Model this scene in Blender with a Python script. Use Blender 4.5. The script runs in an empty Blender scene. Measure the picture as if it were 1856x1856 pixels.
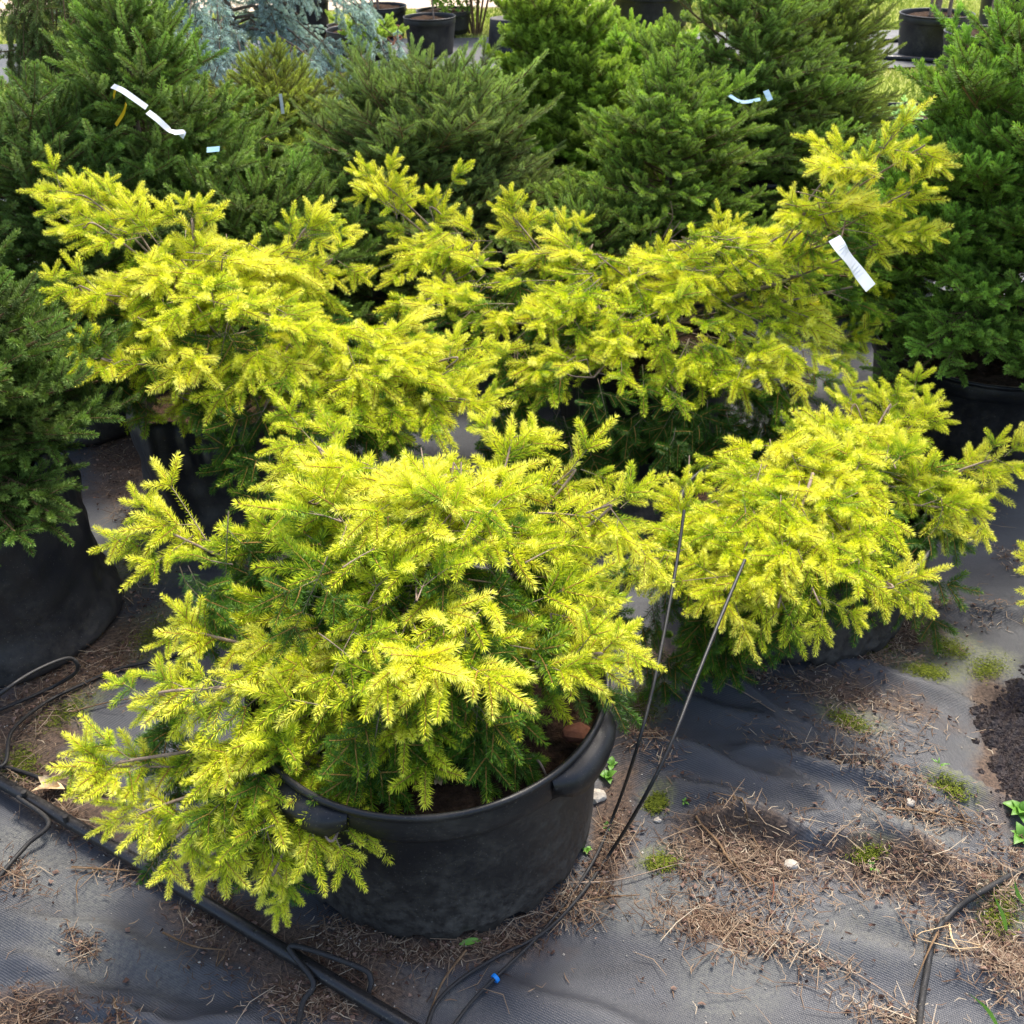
import bpy, math, random
import numpy as np
from mathutils import Vector, Matrix

C = bpy.context.scene.collection
sc = bpy.context.scene
RAD = math.radians

# ------------------------------------------------------------------ camera
CAM_H, PITCH, ROLL, FPX, W = 1.5, RAD(34.0), RAD(-1.0), 1800.0, 1856.0
cam_data = bpy.data.cameras.new('camera')
cam = bpy.data.objects.new('camera', cam_data)
C.objects.link(cam)
CAM_M = (Matrix.Translation((0, 0, CAM_H)) @ Matrix.Rotation(math.pi/2 - PITCH, 4, 'X') @ Matrix.Rotation(ROLL, 4, 'Z'))
cam.matrix_world = CAM_M
cam_data.sensor_width = 36.0
cam_data.lens = 36.0 * FPX / W
cam_data.clip_start, cam_data.clip_end = 0.05, 400
cam_data.dof.use_dof = True
cam_data.dof.focus_distance = 1.9
cam_data.dof.aperture_fstop = 11.0
sc.camera = cam

# ------------------------------------------------------------------ light
SUN_EL, SUN_AZ = RAD(58), RAD(25)        # azimuth measured from +Y towards +X
world = bpy.data.worlds.new('World'); sc.world = world
world.use_nodes = True
nt = world.node_tree; nt.nodes.clear()
sky = nt.nodes.new('ShaderNodeTexSky'); sky.sky_type = 'NISHITA'; sky.sun_disc = False
sky.sun_elevation = SUN_EL; sky.sun_rotation = SUN_AZ
sky.dust_density = 4.0; sky.air_density = 1.0; sky.ozone_density = 1.0
bg = nt.nodes.new('ShaderNodeBackground'); bg.inputs['Strength'].default_value = 0.11
wo = nt.nodes.new('ShaderNodeOutputWorld')
nt.links.new(sky.outputs[0], bg.inputs[0]); nt.links.new(bg.outputs[0], wo.inputs[0])
sun_d = bpy.data.lights.new('sun', 'SUN'); sun_d.energy = 1.5; sun_d.angle = RAD(12.0); sun_d.color = (1.0, 0.95, 0.86)
sun = bpy.data.objects.new('sun', sun_d); C.objects.link(sun)
sdir = Vector((math.sin(SUN_AZ)*math.cos(SUN_EL), math.cos(SUN_AZ)*math.cos(SUN_EL), math.sin(SUN_EL)))
sun.rotation_euler = sdir.to_track_quat('Z', 'Y').to_euler()
sc.view_settings.view_transform = 'Standard'; sc.view_settings.look = 'None'
sc.view_settings.gamma = 1.0; sc.view_settings.use_curve_mapping = False
sc.view_settings.exposure = 1.82
sc.cycles.max_bounces = 6
sc.cycles.transparent_max_bounces = 4

# ------------------------------------------------------------------ places: a photo direction and a distance give a point in the yard
_R3 = CAM_M.to_3x3()
def ray(u, v):
    return _R3 @ Vector(((u - 928)/FPX, -(v - 928)/FPX, -1.0))
def at_z(u, v, z=0.0):
    d = ray(u, v); t = (z - CAM_H)/d.z
    return Vector((d.x*t, d.y*t, z))
def at_y(u, v, y):
    d = ray(u, v); t = y/d.y
    return Vector((d.x*t, y, CAM_H + d.z*t))

# ------------------------------------------------------------------ mesh helpers
MESHDATA = {}
class Acc:
    """collects vertices and polygons with a per-vertex tone and a material index"""
    def __init__(s): s.V=[]; s.L=[]; s.S=[]; s.M=[]; s.T=[]; s.SM=[]; s.n=0
    def add(s, V, F, mat=0, tone=0.5, smooth=False):
        V = np.asarray(V, float).reshape(-1, 3); F = np.asarray(F, int)
        if len(F) == 0: return
        s.V.append(V); s.L.append((F + s.n).ravel()); s.S.append(np.full(len(F), F.shape[1]))
        s.M.append(np.full(len(F), mat)); s.SM.append(np.full(len(F), smooth))
        t = np.asarray(tone, float)
        s.T.append(np.full(len(V), float(t)) if t.ndim == 0 else t.ravel())
        s.n += len(V)
    def mesh(s, name, mats):
        me = bpy.data.meshes.new(name)
        V = np.concatenate(s.V); L = np.concatenate(s.L); S = np.concatenate(s.S)
        me.vertices.add(len(V)); me.vertices.foreach_set('co', V.ravel())
        me.loops.add(len(L)); me.loops.foreach_set('vertex_index', L)
        me.polygons.add(len(S)); st = np.concatenate(([0], np.cumsum(S)[:-1]))
        me.polygons.foreach_set('loop_start', st)
        me.polygons.foreach_set('material_index', np.concatenate(s.M))
        me.polygons.foreach_set('use_smooth', np.concatenate(s.SM))
        me.update(calc_edges=True)
        a = me.attributes.new('tone', 'FLOAT', 'POINT'); a.data.foreach_set('value', np.concatenate(s.T))
        for m in mats: me.materials.append(m)
        MESHDATA[me.name] = (V, L, S, np.concatenate(s.M), np.concatenate(s.T))
        return me

def link(name, data, parent=None, loc=None):
    o = bpy.data.objects.new(name, data); C.objects.link(o)
    if parent is not None: o.parent = parent
    if loc is not None: o.location = loc
    return o
def tag(o, label=None, cat=None, group=None, kind=None):
    if label: o['label'] = label
    if cat: o['category'] = cat
    if group: o['group'] = group
    if kind: o['kind'] = kind
    return o
def thing(name, loc, label, cat, group=None):
    o = link(name, None, None, loc); o.empty_display_size = .05
    return tag(o, label, cat, group)

def smooth_path(P, n=8):
    P = [Vector(p) for p in P]
    if len(P) < 3: return [P[0].lerp(P[-1], i/n) for i in range(n+1)]
    Q = [2*P[0]-P[1]] + P + [2*P[-1]-P[-2]]
    out = []
    for i in range(1, len(Q)-2):
        a, b, c, d = Q[i-1:i+3]
        for k in range(n):
            t = k/n
            out.append(.5*((2*b) + (c-a)*t + (2*a-5*b+4*c-d)*t*t + (3*b-a-3*c+d)*t**3))
    out.append(P[-1]); return out

def tube(acc, P, r0, r1=None, k=6, mat=0, tone=.5, cap=True):
    P = np.array([list(p) for p in P], float); n = len(P)
    if r1 is None: r1 = r0
    rr = np.asarray(r0, float) if np.ndim(r0) else np.linspace(r0, r1, n)
    T = np.gradient(P, axis=0); T /= np.linalg.norm(T, axis=1, keepdims=True) + 1e-9
    ref = np.array([0, 0, 1.0]) if abs(T[0][2]) < .9 else np.array([1.0, 0, 0])
    A = np.cross(T, ref); A /= np.linalg.norm(A, axis=1, keepdims=True) + 1e-9
    for i in range(1, n):
        if A[i] @ A[i-1] < 0: A[i] *= -1
    B = np.cross(T, A)
    ang = np.arange(k)*2*np.pi/k
    V = P[:, None] + rr[:, None, None]*(np.cos(ang)[None, :, None]*A[:, None] + np.sin(ang)[None, :, None]*B[:, None])
    i = np.arange(n-1)[:, None]*k; j = np.arange(k)[None]; j2 = (j+1) % k
    F = np.stack([i+j, i+j2, i+k+j2, i+k+j], -1).reshape(-1, 4)
    acc.add(V.reshape(-1, 3), F, mat, tone, True)
    if cap:
        acc.add(V[0], [list(range(k))[::-1]], mat, tone); acc.add(V[-1], [list(range(k))], mat, tone)

def lathe(acc, prof, k=64, mat=0, wob=None, tone=.5, smooth=True, close=False):
    """prof: list of (r, z) - wob(angle, r, z) may return a changed (r, z)"""
    ang = np.arange(k)*2*np.pi/k
    V = np.zeros((len(prof), k, 3))
    for i, (r, z) in enumerate(prof):
        for j, a in enumerate(ang):
            rr, zz = (r, z) if wob is None else wob(a, r, z)
            V[i, j] = (rr*math.cos(a), rr*math.sin(a), zz)
    n = len(prof)
    i = np.arange(n-1)[:, None]*k; j = np.arange(k)[None]; j2 = (j+1) % k
    F = np.stack([i+j, i+j2, i+k+j2, i+k+j], -1).reshape(-1, 4)
    acc.add(V.reshape(-1, 3), F, mat, tone, smooth)

# ------------------------------------------------------------------ materials
def new_mat(name):
    m = bpy.data.materials.new(name); m.use_nodes = True
    t = m.node_tree; t.nodes.clear()
    out = t.nodes.new('ShaderNodeOutputMaterial')
    return m, t, out
def N(t, typ, **kw):
    n = t.nodes.new(typ)
    for k, v in kw.items(): setattr(n, k, v)
    return n
def ramp(t, fac, stops, interp='LINEAR'):
    r = N(t, 'ShaderNodeValToRGB'); e = r.color_ramp; e.interpolation = interp
    while len(e.elements) < len(stops): e.elements.new(.5)
    for x, (p, c) in zip(e.elements, stops):
        x.position = p; x.color = (*c, 1) if len(c) == 3 else c
    t.links.new(fac, r.inputs[0]); return r.outputs[0]
def noise(t, scale, detail=4, rough=.55, vec=None, dist=0):
    n = N(t, 'ShaderNodeTexNoise'); n.inputs['Scale'].default_value = scale
    n.inputs['Detail'].default_value = detail; n.inputs['Roughness'].default_value = rough
    n.inputs['Distortion'].default_value = dist
    if vec is not None: t.links.new(vec, n.inputs['Vector'])
    return n.outputs['Fac']
def mixc(t, fac, a, b, blend='MIX'):
    m = N(t, 'ShaderNodeMix', data_type='RGBA', blend_type=blend)
    for s, x in ((0, fac), (6, a), (7, b)):
        if hasattr(x, 'node'): t.links.new(x, m.inputs[s])
        elif isinstance(x, (int, float)): m.inputs[s].default_value = x
        else: m.inputs[s].default_value = (*x, 1)
    return m.outputs[2]
def math_(t, op, a, b=None, c=None, clamp=False):
    m = N(t, 'ShaderNodeMath', operation=op); m.use_clamp = clamp
    for i, x in enumerate((a, b, c)):
        if x is None: continue
        if hasattr(x, 'node'): t.links.new(x, m.inputs[i])
        else: m.inputs[i].default_value = x
    return m.outputs[0]
def attr(t, name):
    a = N(t, 'ShaderNodeAttribute'); a.attribute_name = name; return a.outputs['Fac']
def objpos(t): return N(t, 'ShaderNodeTexCoord').outputs['Object']
def principled(t, out, col, rough=.6, spec=.4, bump=None, bstr=.3, bdist=.01):
    b = N(t, 'ShaderNodeBsdfPrincipled')
    for s, x in (('Base Color', col), ('Roughness', rough)):
        if hasattr(x, 'node'): t.links.new(x, b.inputs[s])
        elif isinstance(x, (int, float)): b.inputs[s].default_value = x
        else: b.inputs[s].default_value = (*x, 1)
    b.inputs['Specular IOR Level'].default_value = spec
    if bump is not None:
        bp = N(t, 'ShaderNodeBump'); bp.inputs['Strength'].default_value = bstr; bp.inputs['Distance'].default_value = bdist
        t.links.new(bump, bp.inputs['Height']); t.links.new(bp.outputs[0], b.inputs['Normal'])
    if out is not None: t.links.new(b.outputs[0], out.inputs[0])
    return b

def foliage_mat(name, stops, use_obj_shift=True, tint=False, trans=.13, rough=.5, spec=.35):
    m, t, out = new_mat(name)
    tone = attr(t, 'tone')
    oi = N(t, 'ShaderNodeObjectInfo')
    if use_obj_shift:      # the object's colour alpha channel moves its shoots between older green and new growth
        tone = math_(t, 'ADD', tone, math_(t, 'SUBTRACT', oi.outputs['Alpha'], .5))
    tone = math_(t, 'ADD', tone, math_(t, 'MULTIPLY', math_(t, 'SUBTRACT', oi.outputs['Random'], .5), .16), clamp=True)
    col = ramp(t, tone, stops)
    if tint: col = mixc(t, 1.0, col, oi.outputs['Color'], 'MULTIPLY')
    p = principled(t, None, col, rough, spec)
    tr = N(t, 'ShaderNodeBsdfTranslucent')
    t.links.new(mixc(t, 1.0, col, (1.0, 1.0, .55), 'MULTIPLY'), tr.inputs[0])
    mx = N(t, 'ShaderNodeMixShader'); mx.inputs[0].default_value = trans
    t.links.new(p.outputs[0], mx.inputs[1]); t.links.new(tr.outputs[0], mx.inputs[2]); t.links.new(mx.outputs[0], out.inputs[0])
    return m

M = {}
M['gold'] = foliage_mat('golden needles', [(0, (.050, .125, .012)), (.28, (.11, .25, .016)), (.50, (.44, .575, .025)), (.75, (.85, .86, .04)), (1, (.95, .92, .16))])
M['green'] = foliage_mat('green needles', [(0, (.45, .52, .30)), (.35, (1.5, 1.75, 1.05)), (.7, (2.8, 3.1, 1.95)), (1, (3.8, 3.9, 2.5))], False, True, .22, .55, .22)
def wood(name, a, b, sc_=60):
    m, t, out = new_mat(name)
    c = ramp(t, noise(t, sc_, 5, .6, objpos(t)), [(.3, a), (.7, b)])
    principled(t, out, c, .8, .2, noise(t, sc_*3, 3, .6, objpos(t)), .4, .002); return m
M['twig'] = wood('pale pinkish twig bark', (.15, .105, .075), (.36, .27, .20))
M['new_twig'] = wood('orange brown new twig', (.30, .16, .04), (.46, .27, .08))
M['twig_brown'] = wood('brown twig bark', (.10, .06, .03), (.24, .15, .08))
M['bark'] = wood('grey brown bark', (.07, .05, .035), (.20, .15, .11), 40)

def plastic(name, base=.007, dust=.10, rough=.42, dustamt=.6):
    m, t, out = new_mat(name)
    p = objpos(t)
    n1 = noise(t, 9, 6, .62, p); n2 = noise(t, 300, 2, .5, p); n3 = noise(t, 55, 4, .7, p)
    sep = N(t, 'ShaderNodeSeparateXYZ'); t.links.new(p, sep.inputs[0])
    low = math_(t, 'MULTIPLY', math_(t, 'SUBTRACT', .22, sep.outputs[2]), 2.6, clamp=True)
    f = ramp(t, n1, [(.45, (0, 0, 0)), (.85, (.8, .8, .8))])
    f = math_(t, 'MULTIPLY', math_(t, 'ADD', f, low), dustamt*1.3)
    f = math_(t, 'MULTIPLY', f, ramp(t, n3, [(.35, (.2, .2, .2)), (.65, (1, 1, 1))]))
    col = mixc(t, f, (base, base, base*1.15), (dust*1.25, dust*1.1, dust*.9))
    sp = ramp(t, n2, [(.67, (0, 0, 0)), (.72, (1, 1, 1))])
    col = mixc(t, math_(t, 'MULTIPLY', sp, .35), col, (.22, .20, .17))
    rg = math_(t, 'ADD', rough, math_(t, 'MULTIPLY', f, .9))
    principled(t, out, col, rg, .45, math_(t, 'ADD', math_(t, 'MULTIPLY', n3, .3), math_(t, 'MULTIPLY', n2, .3)), .25, .002)
    return m
M['pot'] = plastic('weathered black pot plastic')
M['bag'] = plastic('black grow bag film', .016, .10, .34, .45)
M['tubing'] = plastic('black irrigation tubing', .008, .04, .46, .5)
M['pipe'] = plastic('black polythene pipe', .009, .04, .20, .35)

def simple(name, a, b, scl=30, rough=.8, spec=.2, bump=.4, bd=.004):
    m, t, out = new_mat(name); p = objpos(t)
    c = ramp(t, noise(t, scl, 5, .6, p), [(.3, a), (.7, b)])
    principled(t, out, c, rough, spec, noise(t, scl*2.5, 5, .6, p), bump, bd); return m
M['soil'] = simple('dark potting mix', (.018, .011, .007), (.085, .05, .03), 70, .95, .1, .9, .012)
M['stone'] = simple('pale stone', (.33, .28, .22), (.55, .50, .42), 40)
M['redstone'] = simple('red brown stone', (.16, .06, .035), (.28, .12, .07), 40)
M['label'] = simple('white plastic label', (.74, .74, .76), (.82, .82, .83), 20, .4, .4, .1, .001)
M['yellow_tag'] = simple('yellow plastic tag', (.75, .45, .01), (.85, .55, .02), 20, .5)
M['blue'] = simple('blue plastic clip', (.01, .17, .6), (.02, .25, .7), 20, .4)
M['blue_tag'] = simple('pale blue tag', (.3, .5, .62), (.5, .66, .75), 20, .5)
M['dryleaf'] = simple('tan dry leaf', (.50, .33, .16), (.72, .55, .32), 60, .6)
M['sand'] = simple('pale sandy path', (.45, .33, .22), (.62, .48, .36), 3)
M['peat'] = simple('dark wet peat', (.018, .012, .012), (.055, .038, .034), 25, .6, .4, .8, .02)

def attr_ramp(name, stops, rough=.8, spec=.2, trans=0):
    m, t, out = new_mat(name)
    c = ramp(t, attr(t, 'tone'), stops)
    p = principled(t, None if trans else out, c, rough, spec)
    if trans:
        tr = N(t, 'ShaderNodeBsdfTranslucent'); t.links.new(c, tr.inputs[0])
        mx = N(t, 'ShaderNodeMixShader'); mx.inputs[0].default_value = trans
        t.links.new(p.outputs[0], mx.inputs[1]); t.links.new(tr.outputs[0], mx.inputs[2]); t.links.new(mx.outputs[0], out.inputs[0])
    return m
M['litter'] = attr_ramp('fallen needles', [(0, (.055, .028, .015)), (.35, (.13, .080, .050)), (.7, (.26, .19, .125)), (1, (.42, .35, .25))])
M['chips'] = attr_ramp('bark chips', [(0, (.035, .02, .015)), (.5, (.12, .065, .045)), (1, (.30, .20, .15))])
M['grass'] = attr_ramp('lawn blades', [(0, (.13, .19, .025)), (.5, (.30, .38, .05)), (1, (.52, .52, .17))], .7, .2, .3)
M['moss'] = attr_ramp('moss', [(0, (.04, .055, .01)), (1, (.17, .20, .02))], .9, .1)
M['leaf'] = attr_ramp('fresh green leaves', [(0, (.05, .16, .02)), (1, (.18, .38, .05))], .45, .4, .3)
M['bright_leaf'] = attr_ramp('yellow green leaves', [(0, (.10, .20, .02)), (1, (.34, .48, .05))], .5, .3, .3)

# woven ground cover: folds are geometry, weave and dust are fine relief and pigment
m, t, out = new_mat('woven ground cover')
P = N(t, 'ShaderNodeTexCoord').outputs['Object']
mp = N(t, 'ShaderNodeMapping'); mp.inputs['Rotation'].default_value = (0, 0, RAD(28)); t.links.new(P, mp.inputs[0])
def wave(scale, direction, src):
    w = N(t, 'ShaderNodeTexWave'); w.bands_direction = direction; w.inputs['Scale'].default_value = scale
    w.inputs['Distortion'].default_value = .6; w.inputs['Detail'].default_value = 1; t.links.new(src, w.inputs[0]); return w.outputs['Fac']
wx, wy = wave(130, 'X', mp.outputs[0]), wave(95, 'Y', mp.outputs[0])
weave = math_(t, 'MULTIPLY', wx, wy)
big = noise(t, 2.3, 7, .62, P, .4); med = noise(t, 11, 6, .68, P, .3); fine = noise(t, 160, 3, .7, P); grit = noise(t, 420, 2, .5, P)
st = N(t, 'ShaderNodeMapping'); st.inputs['Rotation'].default_value = (0, 0, RAD(-24)); st.inputs['Scale'].default_value = (1.2, 14, 1); 
# streaks run along the folds
t.links.new(P, st.inputs[0]); streak = noise(t, 1.0, 6, .6, st.outputs[0], .6)
col = mixc(t, ramp(t, streak, [(.3, (0, 0, 0)), (.75, (1, 1, 1))]), (.014, .015, .018), (.044, .047, .055))
col = mixc(t, math_(t, 'MULTIPLY', ramp(t, big, [(.40, (0, 0, 0)), (.68, (1, 1, 1))]), .55), col, (.066, .069, .078))
col = mixc(t, math_(t, 'MULTIPLY', ramp(t, weave, [(.1, (0, 0, 0)), (.7, (1, 1, 1))]), .30), col, (.11, .116, .14))
dirt = attr(t, 'dirt'); alg = attr(t, 'algae'); dust = attr(t, 'dust')
dm = math_(t, 'MULTIPLY', math_(t, 'MULTIPLY_ADD', dirt, 1.5, math_(t, 'SUBTRACT', med, .62)), 2.6, clamp=True)
peat = attr(t, 'peat')
dcol = mixc(t, ramp(t, fine, [(.35, (0, 0, 0)), (.65, (1, 1, 1))]), (.040, .024, .015), (.15, .095, .06))
dust_m = math_(t, 'MULTIPLY', math_(t, 'MULTIPLY_ADD', dust, 1.3, math_(t, 'SUBTRACT', med, .62)), 2.2, clamp=True)
dust_m = math_(t, 'MULTIPLY', dust_m, ramp(t, fine, [(.36, (.15, .15, .15)), (.62, (1, 1, 1))]))
col = mixc(t, math_(t, 'MULTIPLY', dust_m, .8), col, (.145, .145, .13))
am = math_(t, 'MULTIPLY', math_(t, 'MULTIPLY_ADD', alg, 1.4, math_(t, 'SUBTRACT', med, .66)), 2.8, clamp=True)
am = math_(t, 'MULTIPLY', am, ramp(t, fine, [(.36, (.1, .1, .1)), (.6, (1, 1, 1))]))
col = mixc(t, math_(t, 'MULTIPLY', am, .75), col, (.13, .14, .06))
col = mixc(t, math_(t, 'MULTIPLY', dm, .85), col, dcol)
pm = math_(t, 'MULTIPLY', math_(t, 'SUBTRACT', math_(t, 'MULTIPLY_ADD', peat, 1.5, med), .95), 4.0, clamp=True)
col = mixc(t, pm, col, mixc(t, ramp(t, fine, [(.4, (0, 0, 0)), (.62, (1, 1, 1))]), (.010, .007, .006), (.042, .030, .026)))
col = mixc(t, math_(t, 'MULTIPLY', ramp(t, grit, [(.70, (0, 0, 0)), (.76, (1, 1, 1))]), .4), col, (.30, .28, .25))
bh = math_(t, 'ADD', math_(t, 'MULTIPLY', weave, .5), math_(t, 'ADD', math_(t, 'MULTIPLY', fine, .5), math_(t, 'MULTIPLY', med, 1.2)))
rg = math_(t, 'ADD', .46, math_(t, 'MULTIPLY', math_(t, 'MAXIMUM', dm, dust_m), .45))
principled(t, out, col, rg, .5, bh, .5, .003)
M['fabric'] = m
m, t, out = new_mat('lawn ground'); P = objpos(t)
c = ramp(t, noise(t, 1.3, 8, .7, P), [(.3, (.20, .25, .05)), (.5, (.30, .34, .07)), (.7, (.42, .37, .16))])
principled(t, out, c, .95, .05, noise(t, 40, 5, .7, P), .6, .03); M['lawn'] = m

# ------------------------------------------------------------------ the ground
def gauss_px(lst, X, Y):
    """lst of (u, v, long_px, short_px, tilt_deg): soft patches that lie on the ground where the photo shows them"""
    out = np.zeros_like(X)
    for (u, v, a, b, ang, w) in lst:
        c = at_z(u, v); s, cc = math.sin(RAD(ang)), math.cos(RAD(ang))
        e1 = at_z(u + a*cc, v + a*s) - c; e2 = at_z(u - b*s, v + b*cc) - c
        D = e1.x*e2.y - e1.y*e2.x
        dx, dy = X - c.x, Y - c.y
        p = (dx*e2.y - dy*e2.x)/D; q = (-dx*e1.y + dy*e1.x)/D
        out = np.maximum(out, w*np.exp(-.9*(p*p + q*q)**1.1))
    return out
# folds: pixel end points -> world ridges (height m, half width m)
FOLDS = [((1180,1205),(1856,1480),.016,.035), ((1150,1255),(1700,1440),.012,.03), ((1120,1330),(1856,1640),.022,.05),
         ((1330,1360),(1620,1455),.012,.018), ((1390,1400),(1856,1590),.014,.02), ((1250,1500),(1560,1535),.020,.016),
         ((1560,1530),(1856,1625),.016,.02), ((1200,1420),(1500,1500),.014,.04), ((1550,1640),(1856,1760),.014,.04),
         ((1380,1700),(1856,1820),.012,.04), ((1480,1190),(1856,1330),.012,.03), ((0,1560),(330,1600),.004,.05),
         ((0,1680),(460,1760),.009,.035), ((0,1750),(500,1850),.010,.03), ((180,1830),(500,1900),.008,.02), ((0,1800),(300,1900),.012,.03),
         ((180,1020),(330,960),.012,.05), ((200,870),(330,880),.014,.03), ((1560,960),(1856,1030),.012,.05), ((1700,1100),(1856,1130),.012,.03),
         ((900,1800),(1300,1880),.010,.05), ((1100,1640),(1330,1760),.009,.05), ((1600,700),(1700,760),.015,.04)]
FOLDS = [(a_, b_, h_*2.0, w_) for (a_, b_, h_, w_) in FOLDS]
def H(x, y):
    x = np.asarray(x, float); y = np.asarray(y, float)
    h = .0035*np.sin(x*7.1 + y*3.3 + 1.2*np.sin(y*2.9)) + .003*np.sin(x*3.7 - y*9.2 + 1.4*np.sin(x*5.1)) + .0018*np.sin(x*19 + y*23 + 2*np.sin(x*7))
    for (a, b, hh, w) in FOLDS:
        a = at_z(*a); b = at_z(*b); d = b - a; L = d.length; d = d/L
        s = (x-a.x)*d.x + (y-a.y)*d.y; n = -(x-a.x)*d.y + (y-a.y)*d.x
        n = n + .018*np.sin(s*9 + hh*900) + .006*np.sin(s*31 + w*500)
        env = np.clip(np.minimum(s/L + .12, 1.12 - s/L)/.25, 0, 1); env = env*env*(3-2*env)
        prof = np.where(n > 0, np.exp(-(n/(w*.25))**2), np.exp(-(n/(w*1.25))**2))   # one flank steeper: lapped folds
        h = h + hh*env*prof*(.8 + .3*np.sin(s*13))
    return h + .012
def HZ(p): return float(H(p.x, p.y))
def on(u, v, up=0.0):
    p = at_z(u, v, .012)
    for _ in range(2): p = at_z(u, v, HZ(p) + up)
    return p

LITTER = [  # u, v, long, short, tilt, weight(n)
 (1560,1265,190,40,17,900),(1400,1235,110,18,20,500),(1560,1335,120,30,14,500),(1530,1385,190,20,17,800),(1680,1470,140,30,14,800),
 (1640,1445,60,20,10,200),(1350,1560,130,70,25,1700),(1640,1590,210,50,12,1900),(1290,1680,130,50,10,1500),(1440,1735,120,25,22,500),
 (1700,1700,60,40,30,260),(1810,1750,90,70,60,1300),(1800,1610,80,50,60,800),(1620,1850,130,30,20,500),(1850,1560,60,22,30,300),
 (1150,1300,80,60,60,800),(1180,1360,70,30,40,500),(1240,1560,70,40,70,500),(1110,1530,40,80,20,600),(1060,1620,60,50,-50,700),
 (950,1680,110,30,-25,900),(780,1725,150,22,-5,800),(620,1690,80,30,0,500),(380,1660,90,60,25,800),(620,1770,100,50,10,700),(560,1820,100,40,10,800),
 (380,1580,140,18,8,400),(250,1590,100,22,5,350),(150,1720,30,26,0,240),(70,1850,90,40,0,900),(220,1870,60,30,0,300),(30,1590,60,40,30,400),
 (60,1400,90,50,30,700),(120,1480,90,30,30,500),(100,1240,130,50,-28,1300),(220,1190,70,40,-35,700),(250,1100,50,60,-60,500),(250,930,50,40,20,600),
 (220,850,60,50,60,900),(190,790,40,50,60,600),(240,1010,40,20,0,200),(330,1000,40,30,0,250),(60,1310,60,30,-20,400),
 (1790,1110,60,30,0,250),(1700,1090,50,25,10,300),(1620,1150,90,30,-20,900),(1600,1190,120,22,-5,700),(1780,920,60,20,0,260),(1830,1020,40,20,30,200),
 (1450,1500,200,100,10,160),(1300,1800,200,60,10,60),(200,1750,240,80,10,80),(1550,1600,350,200,10,350),(900,1790,200,60,0,60),(1560,1050,300,100,0,100),
 (420,1740,120,60,20,160),(1340,1630,200,60,10,200)]
ALGAE = [(1680,1215,60,22,10,1.0),(1580,1165,60,30,0,.8),(1720,1170,60,25,20,.8),(1190,1455,28,22,0,1.0),(1200,1560,36,20,0,1.0),(1540,1310,60,20,20,.8),
 (1810,1660,50,50,30,.8),(280,1150,80,40,-30,.9),(260,1020,90,60,0,.5),(120,1290,80,30,-30,.7),(40,1380,40,40,0,.8),(1160,1280,50,40,0,.8),(1720,1440,60,20,20,.6),(1790,1210,50,30,0,.6),(1570,1560,40,16,0,.6)]
DUST = [(1330,1790,90,70,0,.9),(1180,1650,140,60,10,.8),(1460,1750,80,20,22,1.0),(1220,1590,90,40,0,.7),(60,1560,80,60,20,.9),(180,1730,180,60,15,.5),(1700,1450,100,30,15,.7),
 (1650,1520,90,40,10,.7),(1780,1250,90,50,20,.5),(1600,1700,160,60,10,.5),(900,1720,60,40,0,.6),(230,960,60,60,0,.4),(1800,1380,60,30,20,.5),(700,1800,140,40,10,.6),(120,1600,100,60,20,.6)]
PEAT = [(1850,1370,45,80,8,1.0), (1810,1310,35,30,40,.7), (1856,1280,30,40,0,.8)]
DIRT = [(1846,1370,62,90,10,1.0),(1800,1290,40,60,-20,.6),(120,1440,120,60,30,.7),(60,1330,80,60,0,.6),(480,1720,150,50,20,.8),(600,1790,130,60,10,.8),(760,1720,200,34,0,.7),
 (1110,1500,40,120,10,.5),(1200,1200,90,40,10,.3),(230,840,60,90,30,.5),(150,1210,120,40,-30,.7),(1620,1150,90,30,0,.6),(1350,1550,110,50,20,.6),(1620,1590,170,40,10,.38),(1290,1690,110,40,10,.3),(1810,1740,80,60,40,.5),(1560,1270,170,35,15,.3),(50,1850,100,40,0,.5)]

def axis(a, b, fine_a, fine_b, step, coarse):
    return np.concatenate([np.arange(a, fine_a, coarse), np.arange(fine_a, fine_b, step), np.arange(fine_b, b + coarse*.5, coarse)])
gx = axis(-5.0, 5.0, -1.5, 1.9, .011, .1); gy = axis(-1.0, 6.8, .35, 3.1, .011, .1)
GX, GY = np.meshgrid(gx, gy); GZ = H(GX, GY)
acc = Acc(); ny, nx = GX.shape
i = np.arange(ny-1)[:, None]*nx; j = np.arange(nx-1)[None]
acc.add(np.stack([GX, GY, GZ], -1), np.stack([i+j, i+j+1, i+nx+j+1, i+nx+j], -1).reshape(-1, 4), 0, .5, True)
me = acc.mesh('ground_fabric', [M['fabric']])
for nm, lst in (('algae', ALGAE), ('dust', DUST), ('dirt', DIRT), ('peat', PEAT)):
    a = me.attributes.new(nm, 'FLOAT', 'POINT'); a.data.foreach_set('value', gauss_px(lst, GX, GY).ravel())
tag(link('ground', me), 'grey black woven ground cover with lapped folds under the potted spruces', kind='structure')

def sheet(name, x0, x1, y0, y1, z, mat, label, sub=1):
    a = Acc(); X, Y = np.meshgrid(np.linspace(x0, x1, sub+1), np.linspace(y0, y1, sub+1)); n = sub+1
    Z = np.full_like(X, z)
    i = np.arange(sub)[:, None]*n; j = np.arange(sub)[None]
    a.add(np.stack([X, Y, Z], -1), np.stack([i+j, i+j+1, i+n+j+1, i+n+j], -1).reshape(-1, 4), 0, .5)
    return tag(link(name, a.mesh(name, [mat])), label, kind='structure')
sheet('lawn', -120, 120, -20, 220, -.015, M['lawn'], 'yellow green lawn beyond the nursery beds', 4)
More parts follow.
